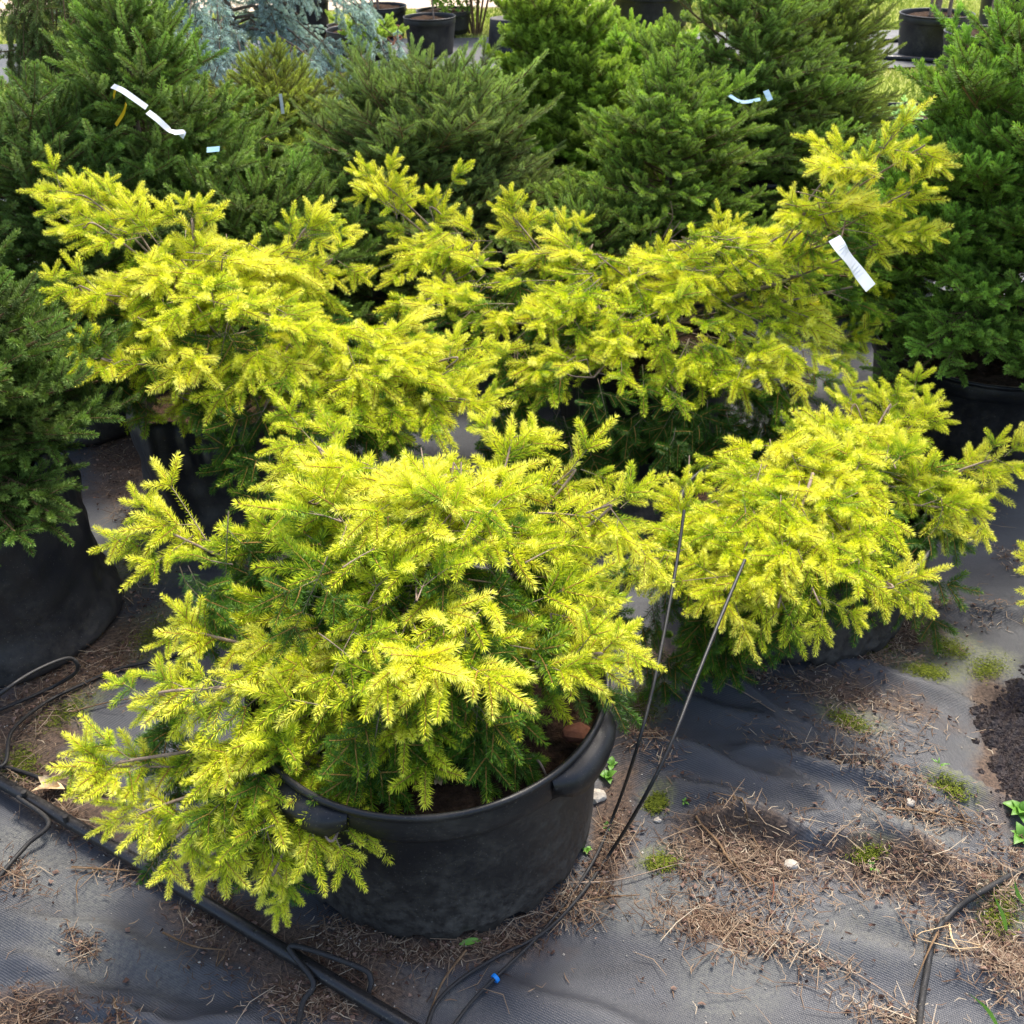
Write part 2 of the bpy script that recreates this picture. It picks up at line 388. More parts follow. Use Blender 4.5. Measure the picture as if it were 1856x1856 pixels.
# second bed of ground cover, lapped strips
rng = np.random.default_rng(5)
gx2 = np.linspace(-7, 7, 200); gy2 = np.linspace(8.3, 10.05, 60); X2, Y2 = np.meshgrid(gx2, gy2)
Z2 = .006 + .012*np.abs(np.sin(Y2*4.2 + .3*np.sin(X2*1.3)))**6 + .006*np.sin(X2*2.1 + Y2*3)
a = Acc(); n = 200; i = np.arange(59)[:, None]*n; j = np.arange(199)[None]
a.add(np.stack([X2, Y2, Z2], -1), np.stack([i+j, i+j+1, i+n+j+1, i+n+j], -1).reshape(-1, 4), 0, .5, True)
me = a.mesh('far_ground_fabric', [M['fabric']])
for nm in ('algae', 'dirt', 'dust'):
    at = me.attributes.new(nm, 'FLOAT', 'POINT'); at.data.foreach_set('value', np.full(X2.size, .32 if nm == 'dust' else 0))
tag(link('ground', me), 'second bed of grey ground cover between two strips of grass', kind='structure')
sheet('path', -30, 1.0, 12.2, 15.5, -.008, M['sand'], 'pale sandy track along the lawn', 2)

# ------------------------------------------------------------------ ground litter
rng = np.random.default_rng(11)
def scatter_px(lst, scale=1.0):
    U, Vv = [], []
    for (u, v, a_, b_, ang, n) in lst:
        n = int(n*scale); r = rng.normal(size=(n, 2))*.52
        # clumpy
        r += .16*rng.normal(size=(max(1, n//14), 2))[rng.integers(0, max(1, n//14), n)]
        c, s = math.cos(RAD(ang)), math.sin(RAD(ang))
        U.append(u + r[:, 0]*a_*c - r[:, 1]*b_*s); Vv.append(v + r[:, 0]*a_*s + r[:, 1]*b_*c)
    U = np.concatenate(U); Vv = np.concatenate(Vv)
    Rm = np.array(_R3); D = np.stack([(U-928)/FPX, -(Vv-928)/FPX, -np.ones_like(U)], -1) @ Rm.T
    t_ = (.016 - CAM_H)/D[:, 2]; P_ = D*t_[:, None]; return P_[:, 0], P_[:, 1]
def strips(acc, X, Y, L, Wd, tone, lift=.006, curl=.35, mat=0):
    n = len(X); th = rng.uniform(0, 2*np.pi, n); cu = rng.normal(0, curl, n)
    rows = []
    Z = H(X, Y) + rng.uniform(.001, lift, n); tilt = rng.normal(0, .18, n)
    for k, s in enumerate((-.5, 0, .5)):
        a_ = th + cu*(s)
        cx = X + np.cos(a_)*L*s; cy = Y + np.sin(a_)*L*s; cz = Z + np.abs(tilt*L*s)*.6
        w = Wd*(.9 if k == 1 else .45)
        px, py = -np.sin(a_)*w*.5, np.cos(a_)*w*.5
        rows.append(np.stack([cx-px, cy-py, cz], -1)); rows.append(np.stack([cx+px, cy+py, cz + w*.25], -1))
    V = np.stack(rows, 1).reshape(-1, 3); b = np.arange(n)[:, None]*6
    F = np.concatenate([b + np.array([0, 1, 3, 2]), b + np.array([2, 3, 5, 4])])
    acc.add(V, F, mat, np.repeat(tone, 6))
a = Acc(); X, Y = scatter_px(LITTER, .30); n = len(X)
far = Y > 2.0
tone_ = np.clip(rng.normal(.42, .26, n) + .10*np.where(X > .35, 1, -1), 0, 1)
strips(a, X, Y, rng.uniform(.011, .024, n), rng.uniform(.0011, .0022, n), tone_, .009, 1.0)
X, Y = scatter_px(LITTER, .035); n = len(X)
strips(a, X, Y, rng.uniform(.04, .10, n), rng.uniform(.0012, .002, n), np.clip(rng.normal(.5, .2, n), 0, 1), .012, .7)
tag(link('needle_litter', a.mesh('needle_litter', [M['litter']])), 'brown fallen needles drifted in the folds of the ground cover', 'litter', kind='stuff')
a = Acc(); X, Y = scatter_px(LITTER, .085); n = len(X)
k = 5; ang = np.sort(rng.uniform(0, 2*np.pi, (n, k)), 1); R_ = rng.uniform(.0025, .0075, (n, 1))*rng.uniform(.6, 1.2, (n, k)); 
cx = X[:, None] + np.cos(ang)*R_; cy = Y[:, None] + np.sin(ang)*R_*.7; z0 = H(X, Y)
cz = z0[:, None] + .002 + rng.uniform(0, .006, (n, k))
V = np.concatenate([np.stack([cx, cy, cz], -1), np.stack([X, Y, z0 + .007], -1)[:, None]], 1).reshape(-1, 3)
b = np.arange(n)[:, None]*6
a.add(V, np.concatenate([b + np.array([q, (q+1) % 5, 5]) for q in range(5)]), 0, np.repeat(rng.uniform(0, 1, n), 6))
tag(link('bark_litter', a.mesh('bark_litter', [M['chips']])), 'dark bark flakes among the fallen needles', 'litter', kind='stuff')
a = Acc(); X, Y = scatter_px([(u, v, p, q, g, 900*w) for (u, v, p, q, g, w) in PEAT], 1.0); n = len(X)
R_ = rng.exponential(.0035, (n, 1)) + .0012*rng.uniform(.6, 1.2, (n, k)); cx = X[:, None] + np.cos(np.arange(k)*1.256)*R_; cy = Y[:, None] + np.sin(np.arange(k)*1.256)*R_
z0 = H(X, Y); V = np.concatenate([np.stack([cx, cy, z0[:, None] - .001 + 0*cx], -1), np.stack([X, Y, z0 + R_.mean(1)*.9], -1)[:, None]], 1).reshape(-1, 3)
b = np.arange(n)[:, None]*6; a.add(V, np.concatenate([b + np.array([q, (q+1) % 5, 5]) for q in range(5)]), 0, .5)
tag(link('soil_crumbs', a.mesh('soil_crumbs', [M['peat']])), 'dark damp peat crumbs spilled at the right edge of the ground cover', 'soil', kind='stuff')
# moss: dense tiny tufts
a = Acc(); X, Y = scatter_px([(u, v, p*.6, q*.6, g, 900*w) for (u, v, p, q, g, w) in ALGAE], 1.0); n = len(X)
strips(a, X, Y, rng.uniform(.004, .009, n), rng.uniform(.001, .002, n), rng.uniform(0, 1, n), .007, .4)
tag(link('moss', a.mesh('moss', [M['moss']])), 'olive moss patches growing on the ground cover', 'moss', kind='stuff')
# grit
a = Acc(); X, Y = scatter_px(LITTER + [(1300, 1700, 500, 300, 0, 1500), (300, 1700, 400, 160, 0, 700), (1480, 1745, 60, 16, 22, 4500)], .04); n = len(X)
O = np.array([(1,0,0),(-1,0,0),(0,1,0),(0,-1,0),(0,0,1),(0,0,-1)], float); OF = np.array([(0,2,4),(2,1,4),(1,3,4),(3,0,4),(2,0,5),(1,2,5),(3,1,5),(0,3,5)])
r_ = rng.uniform(.0008, .0022, n); V = np.stack([X, Y, H(X, Y)+.001], -1)[:, None] + O[None]*r_[:, None, None]*rng.uniform(.6, 1.3, (n, 1, 3))
a.add(V.reshape(-1, 3), (np.arange(n)[:, None, None]*6 + OF[None]).reshape(-1, 3), 0)
tag(link('grit', a.mesh('grit', [M['stone']])), 'tiny pale grit grains scattered on the ground cover', 'grit', kind='stuff')
# lawn blades in the two grass strips that can be seen
a = Acc(); n = 90000
X = rng.uniform(-6, 7, n); Y = np.where(rng.random(n) < .35, rng.uniform(6.8, 8.3, n), rng.uniform(10.05, 13.0, n))
keep = ~((Y > 12.1) & (X < 1)); X, Y = X[keep], Y[keep]; n = len(X)
th = rng.uniform(0, 2*np.pi, n); h = rng.uniform(.015, .05, n); w = rng.uniform(.004, .008, n); lean = rng.normal(0, .5, (n, 2))*h[:, None]
V = np.stack([np.stack([X-np.cos(th)*w, Y-np.sin(th)*w, np.full(n, -.015)], -1), np.stack([X+np.cos(th)*w, Y+np.sin(th)*w, np.full(n, -.015)], -1), np.stack([X+lean[:, 0], Y+lean[:, 1], h-.015], -1)], 1).reshape(-1, 3)
patch = .5 + .25*np.sin(X*1.7+Y*.9) + .2*np.sin(X*.6-Y*2.3)
a.add(V, np.arange(n)[:, None]*3 + np.arange(3)[None], 0, np.repeat(np.clip(patch + rng.normal(0, .25, n), 0, 1), 3))
tag(link('grass', a.mesh('grass', [M['grass']])), 'short yellow green grass of the lawn strips', 'grass', kind='stuff')

# ------------------------------------------------------------------ shoots, branchlets, boughs
rs = np.random.default_rng(77)
def unit(v): v = np.asarray(v, float); return v/(np.linalg.norm(v) + 1e-12)
def rot_about(v, k, a):
    k = unit(k); return v*math.cos(a) + np.cross(k, v)*math.sin(a) + k*(k @ v)*(1-math.cos(a))
def needles(acc, Pa, Ta, N_, nl, nw, mat, tone0, tone1, ang0=62, ang1=24, t_lo=0., flat=0., tip=True):
    """N_ needles round the axis polyline Pa with tangents Ta"""
    K = len(Pa); t = t_lo + (1-t_lo)*(np.arange(N_) + rs.random(N_))/N_
    if tip:
        m_ = max(4, N_//16); t[-m_:] = .985 + .015*rs.random(m_)
    f = t*(K-1); i0 = np.clip(f.astype(int), 0, K-2); fr = (f-i0)[:, None]
    p = Pa[i0]*(1-fr) + Pa[i0+1]*fr; T = Ta[i0]*(1-fr) + Ta[i0+1]*fr; T /= np.linalg.norm(T, axis=1, keepdims=True)
    up = np.array([0, 0, 1.0]); S = np.cross(T, up); S /= np.linalg.norm(S, axis=1, keepdims=True) + 1e-9; U = np.cross(S, T)
    ph = np.arange(N_)*2.39996 + rs.normal(0, .3, N_)
    if flat:                       # needles combed to the sides, few below
        ph = ph % (2*np.pi); ph = ph + flat*np.sin(2*ph)*-.5
    rad = np.cos(ph)[:, None]*S + np.sin(ph)[:, None]*U
    an = np.radians(ang0 + (ang1-ang0)*t**1.5 + rs.normal(0, 6, N_)); an = np.where(t > .98, an*rs.uniform(.25, 1.0, N_), an); an = np.clip(an, .05, 1.5)
    d = T*np.cos(an)[:, None] + rad*np.sin(an)[:, None]
    L = nl*(rs.uniform(.75, 1.12, N_))*(1 - .25*(t > .93))
    L = L*(.8 + .2*np.clip(t*8, 0, 1))
    side = np.cross(d, T); side /= np.linalg.norm(side, axis=1, keepdims=True) + 1e-9
    ro = rs.normal(0, .5, N_); nrm = np.cross(side, d); side = side*np.cos(ro)[:, None] + nrm*np.sin(ro)[:, None]
    w = nw*rs.uniform(.8, 1.2, N_)
    mid = p + d*(L*.5)[:, None] - T*(L*.03)[:, None]
    tipp = p + d*L[:, None] + T*(L*.05)[:, None]
    V = np.stack([p, mid - side*(w*.5)[:, None], tipp, mid + side*(w*.5)[:, None]], 1).reshape(-1, 3)
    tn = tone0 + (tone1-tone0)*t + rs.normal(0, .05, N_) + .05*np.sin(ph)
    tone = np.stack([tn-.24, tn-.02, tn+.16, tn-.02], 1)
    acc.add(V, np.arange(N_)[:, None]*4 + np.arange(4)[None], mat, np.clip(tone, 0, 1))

def axis_curve(p, d, L, bend, K=6):
    """bend: vector added quadratically; returns points and tangents"""
    t = np.linspace(0, 1, K)[:, None]
    P_ = p + d*L*t + bend*L*t*t
    T_ = d + 2*bend*t; T_ /= np.linalg.norm(T_, axis=1, keepdims=True)
    return P_, T_

def shoot(acc, p, d, L, sp, old=False):
    bend = np.array([0, 0, sp['droop']*rs.uniform(.3, 1.4)]) + rs.normal(0, .06, 3)
    P_, T_ = axis_curve(p, d, L, bend)
    tube(acc, P_, sp['sr']*1.1, sp['sr']*.6, 4, sp.get('nm', 1), .5, False)
    n_ = int(sp['nn']*L/sp['L0']*rs.uniform(.9, 1.1))
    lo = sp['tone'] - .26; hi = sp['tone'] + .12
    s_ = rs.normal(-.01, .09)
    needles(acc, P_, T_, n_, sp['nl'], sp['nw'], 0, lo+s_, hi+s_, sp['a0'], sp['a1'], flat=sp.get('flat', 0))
    return P_[-1], T_[-1]

def twig(acc, p, d, nrm, length, order, sp, r):
    """woody axis with sparse older needles, laterals at nodes and a terminal shoot"""
    bend = np.array([0, 0, sp['tdroop']*rs.uniform(.3, 1.3)]) + rs.normal(0, .04, 3)
    K = max(4, int(length/.03)+2)
    P_, T_ = axis_curve(p, d, length, bend, K)
    tube(acc, P_, r, r*.6, 5 if r > .002 else 4, 1, .5, False)
    nold = int(sp['nn']*length/sp['L0']*sp['oldn'])
    if nold > 3: needles(acc, P_, T_, nold, sp['nl']*.82, sp['nw']*.9, 0, sp['tone']-.34, sp['tone']-.2, 74, 60, t_lo=.12, tip=False)
    step = sp['step']*rs.uniform(.85, 1.15); nn = max(1, int(length/step))
    for k in range(nn):
        t = (k + .55 + rs.uniform(-.15, .15))/nn if nn > 1 else .6
        t = min(t, .93)
        f = t*(K-1); i0 = min(int(f), K-2); q = P_[i0] + (P_[i0+1]-P_[i0])*(f-i0); T = T_[i0]
        for sgn in (-1, 1):
            if rs.random() < sp['skip']: continue
            a_ = sgn*RAD(rs.uniform(38, 62)); dd = rot_about(T, nrm, a_) + nrm*rs.normal(.06, .22); dd = unit(dd)
            rem = (1-t)*length
            ll = min(sp['lmax'], rem*.75 + sp['L0']*.35)*rs.uniform(.75, 1.1)
            if order > 1 and ll > sp['L0']*1.15: twig(acc, q, dd, nrm, max(.02, ll - sp['L0']*.6), order-1, sp, r*.62)
            else: shoot(acc, q, dd, sp['L0']*rs.uniform(.6, 1.0), sp)
    q, T = P_[-1], T_[-1]
    shoot(acc, q, T, sp['L0']*rs.uniform(.95, 1.2), sp)
    for sgn in (-1, 1):
        if rs.random() < .85: shoot(acc, q, unit(rot_about(T, nrm, sgn*RAD(rs.uniform(35, 55))) + nrm*rs.normal(.08, .2)), sp['L0']*rs.uniform(.7, .95), sp)
    if rs.random() < .3: shoot(acc, q, unit(T + nrm*.6), sp['L0']*.6, sp)

GOLD = dict(L0=.078, nn=235, nl=.0158, nw=.00155, sr=.0015, droop=-.10, tdroop=-.05, tone=.76, a0=66, a1=56, oldn=.20, step=.066, skip=.20, lmax=.12, nm=2)
def make_set(n, lengths, sp, order, mats, name, r=.0022):
    out = []
    for k in range(n):
        a = Acc(); L = lengths[k % len(lengths)]
        twig(a, np.zeros(3), np.array([0, 1.0, 0]), np.array([0, 0, 1.0]), L, order, sp, r)
        out.append(a.mesh(name, mats))
    return out
gold_big = make_set(7, [.13, .16, .19, .11, .15], GOLD, 2, [M['gold'], M['twig'], M['new_twig']], 'branchlet', .0017)
gold_small = make_set(5, [.05, .07, .085], GOLD, 1, [M['gold'], M['twig'], M['new_twig']], 'branchlet', .0015)
gold_lush = make_set(3, [.10, .13], dict(GOLD, droop=-.05, tdroop=0, skip=.05, step=.045, L0=.082), 1, [M['gold'], M['twig'], M['new_twig']], 'branchlet')
gold_hang = make_set(4, [.14, .20, .17], dict(GOLD, tone=.42, nn=210, skip=.25, L0=.072, nl=.0155, droop=-.05, step=.05, oldn=.5), 2, [M['gold'], M['twig'], M['new_twig']], 'branchlet', .0012)

GM = [M['green'], M['twig_brown']]
SPR = dict(L0=.072, nn=170, nl=.0142, nw=.0027, sr=.0014, droop=.10, tdroop=.10, tone=.5, a0=64, a1=40, oldn=.30, step=.056, skip=.10, lmax=.17)
FAT = dict(SPR, L0=.060, nn=150, nl=.0165, nw=.0036, a0=66, a1=44, droop=.12, tone=.62, step=.042)       # short fat shoots
FIR = dict(SPR, L0=.105, nn=230, nl=.0155, nw=.0031, a0=66, a1=42, flat=.6, droop=.12, tone=.5, step=.066)  # long sausage shoots
FINE = dict(SPR, L0=.088, nn=170, nl=.0145, nw=.0020, a0=54, a1=34, droop=.06, tone=.45, step=.05)
WEEP = dict(SPR, L0=.07, nn=90, droop=-.35, tdroop=-.3, tone=.45)
CED = dict(SPR, L0=.035, nn=46, nl=.010, nw=.0032, a0=80, a1=60, droop=-.2, tdroop=-.3, tone=.75, step=.032, oldn=.6)
def bough_set(sp, name='bough'):
    return {'s': make_set(3, [.07, .10], sp, 1, GM, name, .002), 'm': make_set(4, [.19, .24], sp, 2, GM, name, .003), 'l': make_set(3, [.32, .36], sp, 2, GM, name, .0045)}
SETS = {'spruce': bough_set(SPR), 'fat': bough_set(FAT), 'fir': bough_set(FIR), 'fine': bough_set(FINE), 'weep': bough_set(WEEP), 'cedar': bough_set(CED)}

def frame(pos, d, up, s=1.0):
    y = unit(d); x = np.cross(y, up); 
    if np.linalg.norm(x) < 1e-3: x = np.array([1.0, 0, 0])
    x = unit(x); z = np.cross(x, y)
    m = Matrix(((x[0]*s, y[0]*s, z[0]*s, pos[0]), (x[1]*s, y[1]*s, z[1]*s, pos[1]), (x[2]*s, y[2]*s, z[2]*s, pos[2]), (0, 0, 0, 1)))
    return m
def place(name, me, parent, pos, d, up, s, color, shift=.5):
    o = bpy.data.objects.new(name, me); C.objects.link(o); o.parent = parent
    o.matrix_local = Matrix.Translation(-Vector(parent.location)) @ frame(pos, d, up, s)
    o.color = (*color, shift); return o

# ------------------------------------------------------------------ containers
def pot_parts(parent, R, h, Rb, soil_z=None, handles=(), ribs=0, k=96, mat='pot', feet=True):
    a = Acc()
    def wob(an, r, z):
        if ribs and .04*h < z < .5*h: r *= 1 + .018*(math.sin(an*ribs) > 0)
        if feet and z < .012: z += .016*(math.sin(an*22) > .25)
        return r, z
    rt = .012
    prof = [(Rb*.2, .012), (Rb*.93, .012), (Rb*.985, .004), (Rb, .006), (Rb+.002, .035)]
    for q in np.linspace(.15, .78, 6): prof.append((Rb + (R*.965-Rb)*q/.8, h*q))
    prof += [(R*.968, h*.80), (R*.985, h*.815), (R*.99, h*.83), (R*.992, h*.94), (R*.985, h*.955), (R*1.0, h*.965), (R*1.01, h*.975), (R*1.01, h*.99), (R*1.0, h),
             (R*.985, h), (R*.972, h*.985), (R*.965, h*.94), (R*.95, h*.7)]
    lathe(a, prof, k, 0, wob)
    pot = link('pot', a.mesh('pot', [M[mat]]), parent)
    for an in handles:
        a = Acc(); n = 15; rows = []
        for i in range(n):
            t = (i/(n-1)-.5); aa = an + t*.62; e = max(0.0, 1 - abs(t*2)**4)
            for (dr, dz) in ((-.004, -.052), (.004+.020*e, -.046*e-.012), (.006+.024*e, -.030), (.006+.024*e, -.012), (.002+.014*e, -.002), (-.004, .0)):
                r = R*.99 + dr; rows.append((r*math.cos(aa), r*math.sin(aa), h*.955 + dz))
        V = np.array(rows); kk = 6; ii = np.arange(n-1)[:, None]*kk; jj = np.arange(kk-1)[None]
        a.add(V, np.stack([ii+jj, ii+kk+jj, ii+kk+jj+1, ii+jj+1], -1).reshape(-1, 4), 0, .5, True)
        link('handle', a.mesh('handle', [M[mat]]), pot)
    sz = soil_z or h*.84
    a = Acc(); k2 = 40; rr = np.linspace(0, R*.955, 12); V = []
    lr = np.random.default_rng(int(R*1e4))
    for r in rr:
        for j in range(k2):
            an = j*2*math.pi/k2; V.append((r*math.cos(an), r*math.sin(an), sz + lr.normal(0, .004) + .012*math.sin(an*2+r*20)))
    ii = np.arange(11)[:, None]*k2; jj = np.arange(k2)[None]; j2 = (jj+1) % k2
    a.add(V, np.stack([ii+jj, ii+j2, ii+k2+j2, ii+k2+jj], -1).reshape(-1, 4), 0, .5, True)
    link('soil', a.mesh('soil', [M['soil']]), parent)
    return pot

def grow_bag(parent, R0, h, seed, peak=None, k=120, lean=0.0):
    lr = np.random.default_rng(seed); ph = lr.uniform(0, 6.28, 8)
    def wob(an, r, z):
        t = z/h
        r2 = r*(1 + .022*math.sin(3*an+ph[0]+t*2) + .012*math.sin(7*an+ph[1]+3*t) + .006*math.sin(19*an+ph[2]+9*t) + .008*math.sin(5*an + 14*t+ph[3]))
        if t > .3:
            e = (t-.3)/.7; r2 *= 1 + e*(.045*math.sin(9*an+ph[4]+2*t) + .018*math.sin(23*an+ph[5]+4*t))
        r2 *= 1 + .012*math.sin(11*t + 2.5*math.sin(2*an+ph[6])) + .008*math.sin(26*t + 3*math.sin(3*an+ph[7]))
        if peak is not None:
            da = (an - peak + math.pi) % (2*math.pi) - math.pi; g = math.exp(-(da/.20)**2)
            if t > .45: z = z + .085*g*((t-.45)/.55)**2; r2 = r2*(1 + .02*g*t)
        if t > .8: z = z + .012*math.sin(4*an+ph[6])*(t-.8)/.2
        return r2, z
    a = Acc(); prof = [(R0*.3, .004), (R0*.95, .004), (R0*1.01, .02)]
    for q in np.linspace(.08, 1, 22): prof.append((R0*(1.02 - .16*q + .035*math.sin(q*6.3+seed)), h*q))
    prof += [(R0*.85, h*1.0), (R0*.845, h*.96), (R0*.86, h*.7)]
    lathe(a, prof, k, 0, wob)
    bag = link('grow_bag', a.mesh('grow_bag', [M['bag']]), parent)
    a = Acc(); k2 = 40; rr = np.linspace(0, R0*.86, 10); V = []
    for r in rr:
        for j in range(k2):
            an = j*2*math.pi/k2; V.append((r*math.cos(an), r*math.sin(an), h*.80 + lr.normal(0, .005)))
    ii = np.arange(9)[:, None]*k2; jj = np.arange(k2)[None]; j2 = (jj+1) % k2
    a.add(V, np.stack([ii+jj, ii+j2, ii+k2+j2, ii+k2+jj], -1).reshape(-1, 4), 0, .5, True)
    link('soil', a.mesh('soil', [M['soil']]), parent)
    return bag

# ------------------------------------------------------------------ golden spruces
def golden(root, trunk_top, pads, tips, n_total, size=1.0, hang=(), seed=1, zmin=.16):
    """root: Empty on the ground; pads: (u, v, Y, rx, ry, rz, weight, greenness shift) tiers of foliage;
       tips: (u0,v0,Y0, u1,v1,Y1, n) reaching limbs"""
    global rs
    rs = np.random.default_rng(seed); lr = rs
    O3 = np.array(root.location); tt = np.array(trunk_top)
    a = Acc(); base = O3 + np.array([0, 0, .2])
    tube(a, smooth_path([base, (base+tt)/2 + lr.normal(0, .01, 3), tt], 5), .018, .010, 8, 0)
    me = a.mesh('trunk', [M['bark']]); o = link('trunk', me, root); o.matrix_local = Matrix.Translation(-Vector(O3))
    pads = [(u, v, Yd, rx, ry, rz*.8, w, sh) for (u, v, Yd, rx, ry, rz, w, sh) in pads]
    wsum = sum(p[6] for p in pads)
    cnt = 0
    for (u, v, Yd, rx, ry, rz, wgt, sh) in pads:
        c = np.array(at_y(u, v, Yd)); n = int(round(n_total*wgt/wsum))
        out = c - tt; out[2] = 0; od = np.linalg.norm(out); outu = out/(od+1e-6) if od > .05 else np.array([0, -1.0, 0])
        la = Acc()
        hub = c - np.array([0, 0, rz*.7]) - outu*min(od, rx)*.35
        start = base + (tt-base)*lr.uniform(.1, .8)
        midp = (start+hub)/2 + np.array([0, 0, .04]) + lr.normal(0, .015, 3)
        tube(la, smooth_path([start, midp, hub], 6), .0050, .0026, 6, 0)
        pr = hub - outu*.06
        for k in range(n):
            th = lr.uniform(0, 2*math.pi); r = math.sqrt(lr.random())
            layer = (0, 1, 0, 2, 0, 1)[k % 6]
            ex = np.array([math.cos(th)*r*rx, math.sin(th)*r*ry, 0])
            zz = rz*math.sqrt(max(0, 1-r*r*.95))
            if layer == 0: zz *= lr.uniform(.75, 1.1); 
            elif layer == 1: zz *= lr.uniform(.2, .8)
            else: zz = zz*lr.uniform(-.7, .2) - .02
            p = c + ex + np.array([0, 0, zz - rz*.35*r])
            if p[2] < zmin: p[2] = zmin + lr.uniform(0, .04)
            d = p - pr; d[2] *= .5; d = unit(d + outu*.05); an = lr.normal(0, .35)
            d = rot_about(d, np.array([0, 0, 1.0]), an)
            pitch = {0: .20, 1: -.04, 2: -.38}[layer] - .30*r + lr.normal(0, .13)
            d = unit(np.array([d[0], d[1], 0])*math.cos(pitch) + np.array([0, 0, math.sin(pitch)]))
            up = unit(np.array([0, 0, 1.0]) + lr.normal(0, .22, 3) + .35*np.array([ex[0]/rx, ex[1]/ry, 0]))
            sc_ = size*lr.uniform(.70, 1.14)
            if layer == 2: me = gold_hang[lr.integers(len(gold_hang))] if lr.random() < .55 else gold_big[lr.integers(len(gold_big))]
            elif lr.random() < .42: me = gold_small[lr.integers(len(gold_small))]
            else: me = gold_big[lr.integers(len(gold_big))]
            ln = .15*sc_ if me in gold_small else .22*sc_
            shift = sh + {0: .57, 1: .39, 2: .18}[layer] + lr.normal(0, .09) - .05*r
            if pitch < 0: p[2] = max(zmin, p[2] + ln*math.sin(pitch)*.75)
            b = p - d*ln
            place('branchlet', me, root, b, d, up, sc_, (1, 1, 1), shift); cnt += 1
            if lr.random() < .25:
                tube(la, smooth_path([hub, (hub+b)/2 - np.array([0, 0, .015]), b], 4), .0028, .0017, 4, 0, cap=False)
        o = link('limb', la.mesh('limb', [M['twig']]), root); o.matrix_local = Matrix.Translation(-Vector(O3))
    for (u0, v0, Y0, u1, v1, Y1, n, lush) in tips:
        p0 = np.array(at_y(u0, v0, Y0)); p1 = np.array(at_y(u1, v1, Y1)); dd = p1-p0; L = np.linalg.norm(dd); dn = dd/L
        la = Acc(); start = base + (tt-base)*.8
        bow = np.array([0, 0, .03])
        tube(la, smooth_path([start, start*.35 + p0*.65 - bow*.9, p0*.5 + p1*.5 + bow*.3, p1 - dn*.08], 6), .0038, .0017, 6, 0)
        o = link('limb', la.mesh('limb', [M['twig']]), root); o.matrix_local = Matrix.Translation(-Vector(O3))
        place('branchlet', gold_lush[lr.integers(3)] if lush else gold_small[lr.integers(len(gold_small))], root, p1 - dn*.17*size, dn, np.array([0, -.35, 1.0]), size*.95, (1, 1, 1), .60)
        for k in range(n):
            t = (k+.3)/n*.86; q = p0 + dd*t + bow*.4*math.sin(t*3.1); sgn = 1 if k % 2 else -1
            ax = unit(np.array([0, -.5, 1.0]) + lr.normal(0, .25, 3))
            d = unit(rot_about(dn, ax, sgn*lr.uniform(.5, .95)) + np.array([0, 0, lr.normal(-.02, .12)]))
            me = gold_small[lr.integers(len(gold_small))] if lr.random() < .75 or t > .5 or Y1 < 1.3 else gold_big[lr.integers(len(gold_big))]
            place('branchlet', me, root, q, d, ax, size*lr.uniform(.72, .95)*(1-.35*t)*(.85 if Y1 < 1.3 else 1.0), (1, 1, 1), .56 + lr.normal(0, .05))
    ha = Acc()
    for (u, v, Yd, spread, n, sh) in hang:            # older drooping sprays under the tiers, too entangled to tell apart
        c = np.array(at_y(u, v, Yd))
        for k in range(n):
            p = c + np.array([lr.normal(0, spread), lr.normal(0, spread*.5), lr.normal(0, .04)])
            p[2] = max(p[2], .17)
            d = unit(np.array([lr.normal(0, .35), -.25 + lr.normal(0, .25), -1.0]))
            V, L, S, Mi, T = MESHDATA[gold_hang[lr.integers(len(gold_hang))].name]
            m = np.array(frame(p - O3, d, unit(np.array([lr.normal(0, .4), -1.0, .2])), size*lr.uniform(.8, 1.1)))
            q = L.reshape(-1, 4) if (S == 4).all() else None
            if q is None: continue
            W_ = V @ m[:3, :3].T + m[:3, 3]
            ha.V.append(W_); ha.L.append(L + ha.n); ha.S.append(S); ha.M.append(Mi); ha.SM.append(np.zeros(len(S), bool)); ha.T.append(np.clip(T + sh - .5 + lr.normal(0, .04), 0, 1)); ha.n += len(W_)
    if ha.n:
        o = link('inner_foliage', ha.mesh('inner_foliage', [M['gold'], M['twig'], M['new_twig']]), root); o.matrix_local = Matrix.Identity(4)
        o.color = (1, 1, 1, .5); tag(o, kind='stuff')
    print(root.name, 'branchlets', sum(1 for c in bpy.data.objects if c.parent == root and c.name.startswith('branchlet')))
    return cnt

